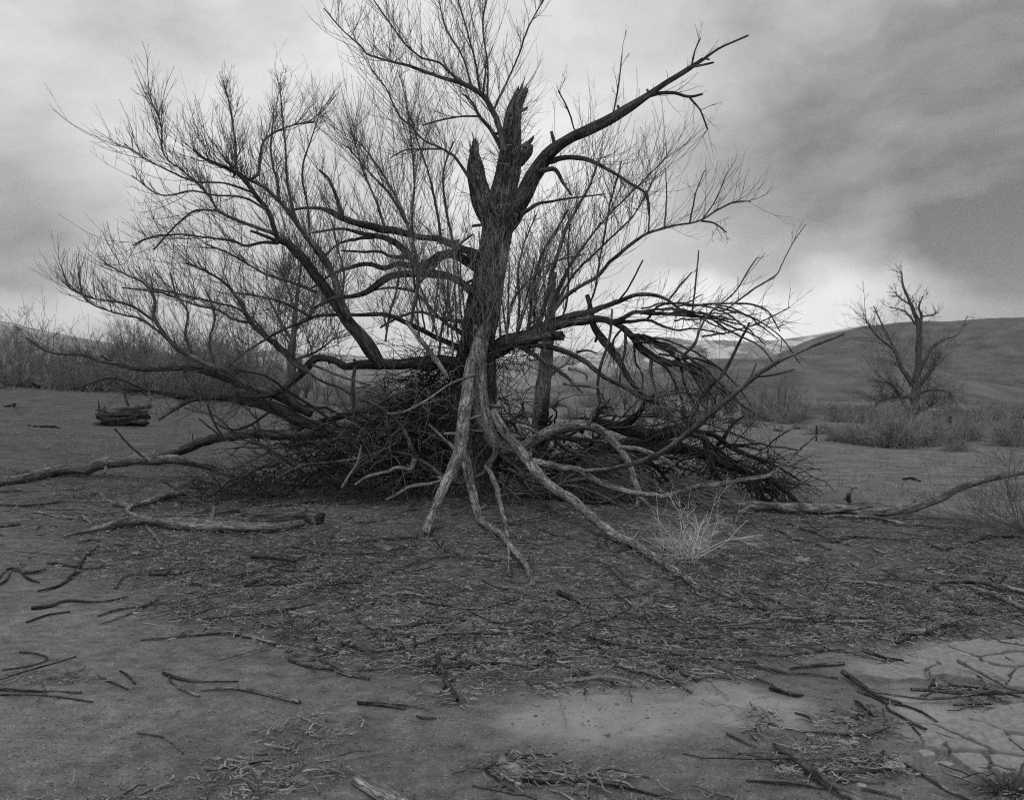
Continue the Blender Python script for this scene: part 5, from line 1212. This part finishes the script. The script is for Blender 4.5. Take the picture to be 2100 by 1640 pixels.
def mud_crust(label, outline, seeds, seed):
    """thin dried plates with open cracks: cells of an uneven outline"""
    g = np.random.default_rng(seed)
    out = np.array([G(*p)[:2] for p in outline]); cs = np.array([G(*p)[:2] for p in seeds])
    cen = out.mean(0); t = thing('mud_crust', label, 'mud crust', (cen[0], cen[1], float(H(*cen))))
    def clip(poly, n, d):                     # keep n.p <= d
        r = []
        for i in range(len(poly)):
            a, b = poly[i], poly[(i + 1) % len(poly)]
            fa, fb = n.dot(a) - d, n.dot(b) - d
            if fa <= 0: r.append(a)
            if fa * fb < 0: r.append(a + (b - a) * fa / (fa - fb))
        return r
    for i, c in enumerate(cs):
        poly = [p for p in out]
        for j, e in enumerate(cs):
            if i == j: continue
            n = e - c; poly = clip(poly, n, n.dot((c + e) / 2) - (.006 + .012 * g.random()) * np.linalg.norm(n))
            if len(poly) < 3: break
        if len(poly) < 3: continue
        pts = []
        for k in range(len(poly)):
            a, b = poly[k], poly[(k + 1) % len(poly)]
            m_ = max(2, int(np.linalg.norm(b - a) / .02))
            for u in np.arange(m_) / m_:
                p = a + (b - a) * u
                p = p + .06 * np.array([fbm(p[0] * 6, p[1] * 6, 0, 4, 71), fbm(p[0] * 6, p[1] * 6, 3.3, 4, 72)])
                pts.append(p)
        pts = np.array(pts); n = len(pts); m0 = pts.mean(0)
        th = .016 + .016 * g.random(); tx, ty = g.normal(0, .03, 2)
        ring = lambda s, z: np.stack([m0[0] + (pts[:, 0] - m0[0]) * s, m0[1] + (pts[:, 1] - m0[1]) * s, H(m0[0] + (pts[:, 0] - m0[0]) * s, m0[1] + (pts[:, 1] - m0[1]) * s) + z + (tx * (pts[:, 0] - m0[0]) + ty * (pts[:, 1] - m0[1])) * s + (.006 * s ** 4 if z > 0 else 0)], -1)
        V = np.concatenate([ring(1, -.02), ring(1, th * .8), ring(.97, th), ring(.6, th * .75), ring(.3, th * .7), [[m0[0], m0[1], float(H(*m0)) + th * .7]]])
        q = [(r * n + k, r * n + (k + 1) % n, (r + 1) * n + (k + 1) % n, (r + 1) * n + k) for r in range(4) for k in range(n)]
        tr = [(4 * n + k, 4 * n + (k + 1) % n, 5 * n) for k in range(n)]
        mb = MB(); mb.add(V, q, tr)
        mb.build('plate', M_MUD, t, tuple(t.location), smooth=False, bark=False)
mud_crust('broad crust of cracked pale dried mud near the picture corner', [(1880, 1520), (1930, 1490), (2010, 1480), (2130, 1440), (2160, 1560), (2090, 1600), (2040, 1605), (1985, 1580), (1950, 1555), (1900, 1540)],
          [(1930, 1515), (1990, 1500), (2060, 1490), (2120, 1480), (1980, 1540), (2050, 1535), (2110, 1540), (2010, 1572), (2075, 1580), (1905, 1530)], 1)
mud_crust('cracked pale mud crust beyond the whip-like forked branch', [(1760, 1388), (1850, 1352), (1960, 1325), (2130, 1310), (2150, 1420), (2020, 1405), (1930, 1392), (1840, 1400)],
          [(1800, 1380), (1870, 1370), (1940, 1350), (1950, 1380), (2010, 1340), (2020, 1385), (2080, 1360), (2110, 1330), (2120, 1400)], 2)

# ------------------------------------------------------------------ tumbleweed, thorn bush, scrub, far trees
def wire_bush(K0, L0, r0, seed, sub=(4, 3), up=.5, flat=1.0, curl=.5, lo=.05):
    """a bush of wiry stems about the origin"""
    g = np.random.default_rng(seed)
    d0 = unit(g.normal(0, 1, (K0, 3)) * np.array([1, 1, .7]) + np.array([0, 0, up])); d0[:, 2] = np.abs(d0[:, 2]) * flat + lo; d0 = unit(d0)
    L = L0 * g.uniform(.6, 1.15, K0)
    p = grow(np.zeros((K0, 3)) + g.normal(0, .03, (K0, 3)) * L0, d0, L, np.repeat(np.array([[0, 0, up]]), K0, 0), g, 7, curl, .07, .12)
    r = r0 * g.uniform(.7, 1.3, K0)[:, None] * np.linspace(1, .6, 7)[None]
    mb = MB(); thin_tubes(mb, p, r, 3)
    cp, cr, cL = p, r, L
    for c in sub:
        s, t, rr, own = along(cp, cr, c, g, .2, .95); K = len(s)
        dd = unit(t * .8 + unit(g.normal(0, 1, (K, 3))) * .9 + np.array([0, 0, up * .3]))
        L = cL[own] * g.uniform(.25, .6, K)
        p = grow(s, dd, L, np.repeat(np.array([[0, 0, up]]), K, 0), g, 5, curl, .06, .12)
        p[..., 2] = np.abs(p[..., 2])
        r = (rr * .72)[:, None] * np.linspace(1, .7, 5)[None]
        thin_tubes(mb, p, r, 3); cp, cr, cL = p, r, L
    return mb
c = G(1420, 1150)
t = thing('tumbleweed', 'pale wiry dry tumbleweed caught on the litter beside the thick pale stem', 'tumbleweed', c)
o = wire_bush(26, .62, .0036, 5, (4, 4), .25, 1.0, -.8, .25).build('stems', M_TUMBLE, t, bark=False); o['kind'] = 'stuff'
c = G(2105, 1095)
t = thing('thorn_bush', 'fine-twigged dark leafless bush at the picture edge under the rising limb', 'bush', c)
o = wire_bush(60, 1.15, .0042, 6, (5, 4), .5, 1.0, .4).build('stems', M_TWIG, t, bark=False); o['kind'] = 'stuff'

# dry scrub on the flat
SCR = [wire_bush(90, .5, .0055, 20 + k, (5, 3), .40, 1.0, .3).mesh('scrub', bark=False) for k in range(4)]
for m_ in SCR: m_.materials.append(M_SCRUB)
def scrub(px, py, wpx, label, grp, k, zs=1.0, Y=None):
    c = G(px, py) if Y is None else PX(px, Y)
    t = thing('scrub_bush', label, 'bush', c, grp, rz=k * 1.9)
    o = link('stems', SCR[k % 4], t); o['kind'] = 'stuff'
    s = wpx / FPX * c[1] / .78; t.scale = (s, s, s * zs)
    return t
sb = 'low dry grey scrub bush on the flat around the lone bare tree'; sg = 'scrub on the flat'
k = 0; SC = []
for px, py, w, zs in [(1720, 905, 70, .8), (1770, 912, 90, .9), (1830, 918, 110, 1.0), (1885, 915, 110, .9), (1940, 912, 90, .8), (1990, 905, 80, .8), (2040, 898, 80, .8), (2090, 890, 90, .8), (1850, 895, 120, .8),
                      (1680, 890, 60, .6), (1570, 862, 60, .7), (1620, 868, 80, .7), (1500, 868, 46, .6), (1540, 875, 40, .5), (1650, 858, 70, .7), (1720, 865, 70, .7), (1780, 868, 80, .7), (1930, 872, 70, .7), (1985, 868, 80, .7),
                      (2030, 862, 70, .7), (2085, 858, 80, .7), (1600, 850, 70, .6), (1690, 848, 80, .6), (1760, 850, 80, .5), (1830, 853, 90, .5), (1960, 852, 80, .5), (2050, 848, 90, .5), (1460, 858, 40, .6), (1410, 860, 40, .6),
                      (1640, 880, 36, .5), (1810, 890, 80, .7), (1900, 893, 80, .7), (2000, 885, 80, .7), (2070, 915, 90, .9), (1960, 925, 60, .6)]:
    SC.append((px, py, w, zs))
ORD = ['nearest', 'second', 'third', 'fourth', 'fifth', 'sixth', 'seventh', 'eighth', 'ninth', 'tenth', 'eleventh', 'twelfth', 'thirteenth']
for rn, lo_, hi_ in (('front', 887, 999), ('middle', 857, 887), ('back', 0, 857)):
    for sd_, fl in (('left', lambda q: q[0] < 1870), ('right', lambda q: q[0] >= 1870)):
        for i_, (px, py, w, zs) in enumerate(sorted([q for q in SC if lo_ <= q[1] < hi_ and fl(q)], key=lambda q: abs(q[0] - 1870))):
            scrub(px, py, w, f'dry grey scrub bush, {ORD[i_]} to the {sd_} of the lone tree in the {rn} row', sg, k, zs); k += 1
scrub(133, 776, 90, 'pale rounded scrub bush before the thicket on the rise', None, 2, .8)
scrub(425, 800, 60, 'low brown scrub bush behind the limb tips before the thicket', None, 3, .7)
for px, Y, w in [(1080, 60, 50), (1180, 55, 60), (1240, 70, 60), (1300, 50, 60), (1360, 60, 70), (700, 60, 60), (760, 75, 70), (820, 60, 50), (660, 50, 50), (1130, 90, 60), (1210, 95, 70), (720, 95, 60)]:
    scrub(px, None, w, 'distant low scrub seen through the gaps under the willow', 'scrub far behind the willow', k, .7, Y); k += 1

# bare trees
def bare_tree(seed, h, spread, lv, r0, up, twig_r, lean=(0, 0)):
    g = np.random.default_rng(seed)
    n = 10
    tr = np.zeros((1, n, 3)); s = np.linspace(0, 1, n)
    tr[0, :, 2] = s * h; tr[0, :, 0] = lean[0] * s ** 1.5 * h + .04 * h * np.sin(3 * s + seed); tr[0, :, 1] = lean[1] * s * h
    rr = (r0 * (1 - .85 * s))[None]
    mt = MB(); limb_tube(mt, tr[0], rr[0], 9, .12, seed)
    mc = MB(); cp, cr, cL = tr, rr, np.array([h])
    for i, (c, ln) in enumerate(lv):
        st, t, ra, own = along(cp, cr, c, g, .22 if i == 0 else .15, .98); K = len(st)
        rnd = unit(g.normal(0, 1, (K, 3)) * np.array([1, 1, .4]))
        d0 = unit(t * .5 + rnd * spread + UPV * .3 * up)
        L = cL[own] * ln * g.uniform(.5, 1.2, K)
        p = grow(st, d0, L, np.repeat(UPV[None] * up, K, 0), g, 6 if i < 2 else 4, .8, .06, .1)
        nn = p.shape[1]
        r = np.maximum(np.minimum(ra * .6, r0 * .5 ** (i + 1)), twig_r)[:, None] * np.linspace(1, .5, nn)[None]
        thin_tubes(mc if i else mt, p, r, 5 if i == 0 else 3); cp, cr, cL = p, r, L
    return mt, mc
THK = []
for k in range(5):
    g = np.random.default_rng(40 + k); K = 9
    st = np.stack([g.normal(0, .10, K), g.normal(0, .10, K), np.zeros(K) - .02], -1)
    p = grow(st, unit(np.stack([g.normal(0, .6, K), g.normal(0, .6, K), np.ones(K)], -1)), g.uniform(.6, .95, K), np.repeat(UPV[None] * .5, K, 0), g, 8, .5, .05, .08)
    r = g.uniform(.008, .016, K)[:, None] * np.linspace(1, .3, 8)[None]
    mt, mc = MB(), MB(); thin_tubes(mt, p, r, 5)
    cp, cr, cL = p, r, np.full(K, .85)
    for i_, (c_, ln) in enumerate([(8, .42), (6, .55), (5, .5)]):
        s_, t_, ra, own = along(cp, cr, c_, g, .05 if i_ == 0 else .15, .97); Kc = len(s_)
        d_ = unit(t_ * .8 + unit(g.normal(0, 1, (Kc, 3))) * .75 + UPV * .25)
        L_ = cL[own] * ln * g.uniform(.5, 1.15, Kc)
        p = grow(s_, d_, L_, np.repeat(UPV[None] * .5, Kc, 0), g, 5 if i_ < 2 else 3, .7, .06, .1)
        r = np.maximum(ra * .6, .0016)[:, None] * np.linspace(1, .6, p.shape[1])[None]
        thin_tubes(mc, p, r, 3); cp, cr, cL = p, r, L_
    a, b_ = mt.mesh('trunk'), mc.mesh('crown', bark=False); a.materials.append(M_FARTREE); b_.materials.append(M_THICK); THK.append((a, b_))
def thicket_tree(px, Y, top, k, label, grp, wide=1.0):
    c = PX(px, Y); h = EYE + (HZ - top) / FPX * Y - c[2]
    t = thing('bare_tree', label, 'tree', c, grp, rz=k * 2.4)
    o1 = link('trunk', THK[k % 5][0], t); o2 = link('crown', THK[k % 5][1], t); o2['kind'] = 'stuff'
    t.scale = (h * wide, h * wide, h)
k = 0
tl = 'bare leafless tree in the dense thicket along the rise'; tg = 'thicket of bare trees'
for px, top in [(-40, 640), (-5, 640), (25, 672), (55, 682), (85, 680), (112, 674), (135, 686), (160, 684), (185, 694), (205, 700), (225, 690), (250, 662), (272, 640), (300, 655), (330, 668), (360, 660), (385, 645), (412, 655), (440, 650),
                (470, 650), (495, 640), (515, 652), (540, 700), (560, 715), (585, 720), (620, 728), (660, 735), (700, 742), (740, 746), (780, 750)]:
    thicket_tree(px, 60 + 8 * math.sin(px * .73) + (px > 520) * 12, top + 14 + 12 * math.sin(px * 1.7), k, tl, tg, .95); k += 1
for px in range(-30, 540, 44):
    thicket_tree(px + 16 * math.sin(px), 53 + 6 * math.sin(px * .9), 738 + 16 * math.sin(px * .7), k, 'low bare sapling in front of the thicket along the rise', 'saplings before the thicket', 1.7); k += 1
for px, Y, top, w in [(1560, 56, 786, 1.1), (1595, 60, 776, 1.0), (1630, 64, 796, 1.3), (1530, 58, 798, 1.3), (1495, 66, 790, 1.2), (1440, 60, 695, .55), (1295, 70, 770, 1.3), (1340, 64, 776, 1.2), (1250, 80, 780, 1.3)]:
    lb = 'slender bare tree far behind the drooping limbs' if top == 695 else 'hazy bare shrub behind the fallen limbs on the flat'
    thicket_tree(px, Y, top, k, lb, None if top == 695 else 'bare shrubs on the flat', w); k += 1

def traced_tree(label, trunk, limbs, Y, mat, tw, n_sh, L_sh, r_sh, name='bare_tree', up=.6, base=None, tmat=None):
    org = PX(trunk[0][0], Y)
    t = thing(name, label, 'tree', org)
    _seed[0] += 1
    C, R = limb_path(trunk, Y, Y, _seed[0]); C[0, 2] = min(C[0, 2], org[2] - .1)
    mb = MB(); limb_tube(mb, C, R, 14, .12, _seed[0], .05); mb.build('trunk', mat, t, org)
    tws = MB(); shoots(tws, C, R, n_sh, L_sh * (.5 if Y > 40 else 1), up=up, rng=rng, r0=r_sh, sub=(4, 2), t0=.15, spread=1.0, buds=False)
    for l in limbs:
        _seed[0] += 1
        C, R = limb_path(l, Y, Y + rng.uniform(-1.5, 1.5), _seed[0])
        mb = MB(); limb_tube(mb, C, R, 7, .12, _seed[0]); mb.build('limb', mat, t, org)
        hi_ = np.mean([q[1] for q in l]) < 705 and Y > 40
        shoots(tws, C, R, n_sh // 3 if hi_ else n_sh, L_sh * (.35 if hi_ else 1), up=up, rng=rng, r0=r_sh, sub=(4, 2), t0=.2, spread=1.0, buds=False)
    tag(tws.build('crown', tmat or M_TWIG, t, org, bark=False), kind='stuff')
    return t
YR = float(G(1870, 868)[1])
traced_tree('lone bare cottonwood with dead upright top standing on the scrub flat', [(1869, 872, 28), (1872, 845, 22), (1874, 825, 19), (1878, 786, 17), (1884, 743, 14), (1885, 700, 12), (1884, 672, 10), (1875, 643, 8), (1864, 615, 6), (1852, 586, 4), (1849, 556, 2)],
    [[(1872, 790, 11), (1847, 752, 9), (1838, 723, 8), (1812, 700, 5), (1795, 685, 4), (1775, 655, 2)], [(1838, 723, 6), (1812, 672, 4), (1792, 628, 2)], [(1880, 800, 10), (1910, 758, 9), (1921, 744, 8)],
     [(1886, 760, 8), (1913, 712, 7), (1938, 695, 5), (1964, 686, 3), (1984, 648, 2)], [(1868, 850, 9), (1841, 806, 7), (1824, 786, 4), (1795, 783, 2)], [(1874, 848, 8), (1895, 838, 6), (1915, 830, 4)],
     [(1884, 690, 7), (1890, 649, 6), (1885, 629, 4), (1893, 606, 2)], [(1878, 665, 5), (1855, 638, 3), (1824, 630, 2)], [(1866, 625, 4), (1845, 610, 3), (1834, 598, 2)], [(1876, 812, 7), (1910, 800, 5), (1945, 805, 3), (1955, 815, 2)],
     [(1872, 815, 6), (1830, 815, 4), (1795, 828, 2)], [(1888, 650, 4), (1915, 645, 3), (1920, 640, 2)]], YR, M_FARTREE, None, 50, 2.0, .014, up=.25, tmat=M_TWIG)
traced_tree('upright pale-trunked bare tree standing directly behind the willow', [(1107, 868, 34), (1109, 820, 31), (1113, 770, 28), (1120, 700, 25), (1128, 640, 21), (1133, 600, 12), (1138, 560, 6)],
    [[(1128, 640, 8), (1150, 590, 5), (1165, 550, 3)], [(1120, 700, 8), (1095, 640, 6), (1085, 590, 3)], [(1112, 790, 8), (1140, 760, 6), (1165, 745, 3)]], 20.0, M_LIMB, None, 16, 1.1, .006, up=.9)
traced_tree('slim dark bare tree rising behind the sweeping limbs', [(604, 862, 26), (600, 810, 20), (598, 750, 17), (600, 690, 13), (606, 640, 10), (612, 590, 6), (618, 540, 3)],
    [[(600, 700, 8), (570, 650, 6), (550, 610, 3)], [(602, 680, 8), (640, 640, 6), (668, 610, 3)], [(598, 740, 7), (650, 720, 5), (690, 690, 3)], [(606, 640, 6), (590, 590, 4), (575, 550, 2)]], 24.0, M_FARTREE, None, 44, 1.4, .009, up=.5)

# old split log, far log, stumps and posts
def split_log(px0, px1, py, hpx, Y, label):
    a, b_ = P(px0, py, Y), P(px1, py - 6, Y + .5)
    zg = float(H((a[0] + b_[0]) / 2, Y)); org = np.array([(a[0] + b_[0]) / 2, Y, zg])
    t = thing('split_log', label, 'log', org)
    hh = hpx / FPX * Y; L = b_[0] - a[0]
    for k, (z, yo, r, s, e) in enumerate([(.16, -.1, .17, .02, .98), (.42, .0, .2, .08, 1.0), (.68, .05, .17, .05, .93), (.3, -.2, .14, .2, .9), (.85, .08, .11, .15, 1.03), (.12, .2, .15, 0, .9)]):
        c0 = np.array([a[0] + L * s, Y + yo, zg + hh * z]); c1 = np.array([a[0] + L * e, Y + yo + .1, zg + hh * (z + .08)])
        c1 = c1 + np.array([0, 0, hh * .18 * math.sin(k * 2.3)]); mb = MB(); n = 24; C = c0 + (c1 - c0) * np.linspace(0, 1, n)[:, None]; C[:, 2] += .03 * np.sin(np.linspace(0, 3, n) + k)
        limb_tube(mb, C, hh * r * (.85 + .25 * vnoise(np.linspace(0, 4, n), k * 3.1, 0, k)), 14, .3, 300 + k, .22, .16, .5); mb.build('split', M_ROT if k % 2 else M_LIMB, t, org)
    for k, (fx, hz_, w) in enumerate([(.05, 1.25, .10), (.12, 1.0, .07), (.0, .9, .08)]):
        mb = MB(); C = np.array([a[0] + L * fx, Y, zg + hh * .4]) + np.outer(np.linspace(0, 1, 8), [.06 * k, 0, hh * (hz_ - .4)])
        C = C + np.outer(np.linspace(0, 1, 8) ** 2, [.05 * (k - 1), 0, 0]); limb_tube(mb, C, np.linspace(1.4, .25, 8) * hh * w, 9, .35, 330 + k, .10, 0, .4); mb.build('shard', M_ROT, t, org)
yl = float(G(255, 874)[1])
split_log(200, 306, 872, 40, yl, 'old split weathered log with upright shards lying on the meadow')
wood('dead_prop', 'thin dark forked snag standing behind the split log', 'snag', [(269, 846, 8), (259, 818, 7), (252, 797, 6), (224, 776, 3)], yl + .4, yl + .4, M_ROT, [[(253, 799, 4), (258, 785, 3), (272, 770, 2)]])
yf = float(G(20, 774)[1])
wood('fallen_log', 'large pale fallen log at the picture edge before the thicket', 'log', [(-40, 760, 16), (0, 763, 16), (25, 768, 14), (46, 772, 10)], yf, yf - 2, M_DEAD, jag=.1)
wood('stump', 'small knobbly stump lying beside the large fallen log', 'stump', [(46, 776, 10), (56, 773, 13), (68, 777, 9)], yf - 2, yf - 2, M_ROT, jag=.05)
wood('fallen_stick', 'small dark upturned branch alone on the meadow', 'stick', [(9, 835, 4, 0), (18, 834, 6, 0), (26, 833, 6, 0), (29, 827, 4)], 30, 30, M_ROT)
wood('fallen_stick', 'dark flat branch lying on the meadow before the split log', 'stick', [(57, 874, 5, 0), (85, 877, 7, 0), (112, 877, 7, 0), (122, 879, 4, 0)], 25, 25, M_ROT)
def post(px, py0, py1, w, label):
    g_ = G(px, py0); Y = float(g_[1])
    wood('post', label, 'post', [(px, py0 + 3, w * 1.2), (px, (py0 + py1) / 2, w), (px + 1, py1, w * .8)], Y, Y, M_ROT, jag=.05, knots=False)
post(1674, 905, 874, 5, 'thin dark post standing at the edge of the scrub')
post(1948, 888, 855, 14, 'short dark jagged stump among the scrub beside the lone bare tree')
post(1769, 872, 852, 6, 'tiny dark stump in the scrub before the lone bare tree')
wood('root_wad', 'pale tangled root end lying on the open flat', 'root', [(1586, 884, 8, 0), (1596, 884, 9, 0), (1608, 886, 7, 0), (1622, 882, 3, 0)], 30, 30, M_DEAD, [[(1592, 882, 4), (1588, 872, 3)], [(1600, 882, 4), (1604, 872, 3)]])
wood('fallen_log', 'small far log lying beyond the scrub before the valley', 'log', [(1690, 852, 4, 0), (1705, 854, 6, 0), (1720, 854, 6, 0)], 60, 60, M_ROT)
wood('fallen_stick', 'dark knotted root piece alone on the flat before the fallen limb', 'stick', [(1852, 985, 6, 0), (1868, 982, 8, 0), (1880, 986, 8, 0), (1887, 988, 5, 0)], 17, 17, M_ROT)
c = G(2085, 1632)
t = thing('grass_tuft', 'dark green-black grass tuft at the bottom corner beside the mud', 'grass', c)
o = wire_bush(240, .15, .0016, 77, (), .8, 1.0, .2, .4); mbt = o
oo = mbt.build('blades', M_TWIG, t, bark=False); oo['kind'] = 'stuff'; t.scale = (1.6, 1.0, .6)

# ------------------------------------------------------------------ haze over the valley
hm = bpy.data.materials.new('haze'); hm.use_nodes = True
hm.node_tree.nodes.clear()
ho = hm.node_tree.nodes.new('ShaderNodeOutputMaterial'); hv = hm.node_tree.nodes.new('ShaderNodeVolumePrincipled')
hv.inputs['Color'].default_value = (.95, .95, .95, 1); hv.inputs['Density'].default_value = 0.00013
hm.node_tree.links.new(hv.outputs[0], ho.inputs['Volume'])
zlo, zhi = float(ZZ.min()) - 60, 560.0
V = [(x, y, z) for z in (zlo, zhi) for y in (-200, 6500) for x in (-7800, 7800)]
mb = MB(); mb.add(V, [(0, 2, 3, 1), (4, 5, 7, 6), (0, 1, 5, 4), (2, 6, 7, 3), (0, 4, 6, 2), (1, 3, 7, 5)])
hz_o = mb.build('haze', hm, smooth=False, bark=False); tag(hz_o, kind='stuff')
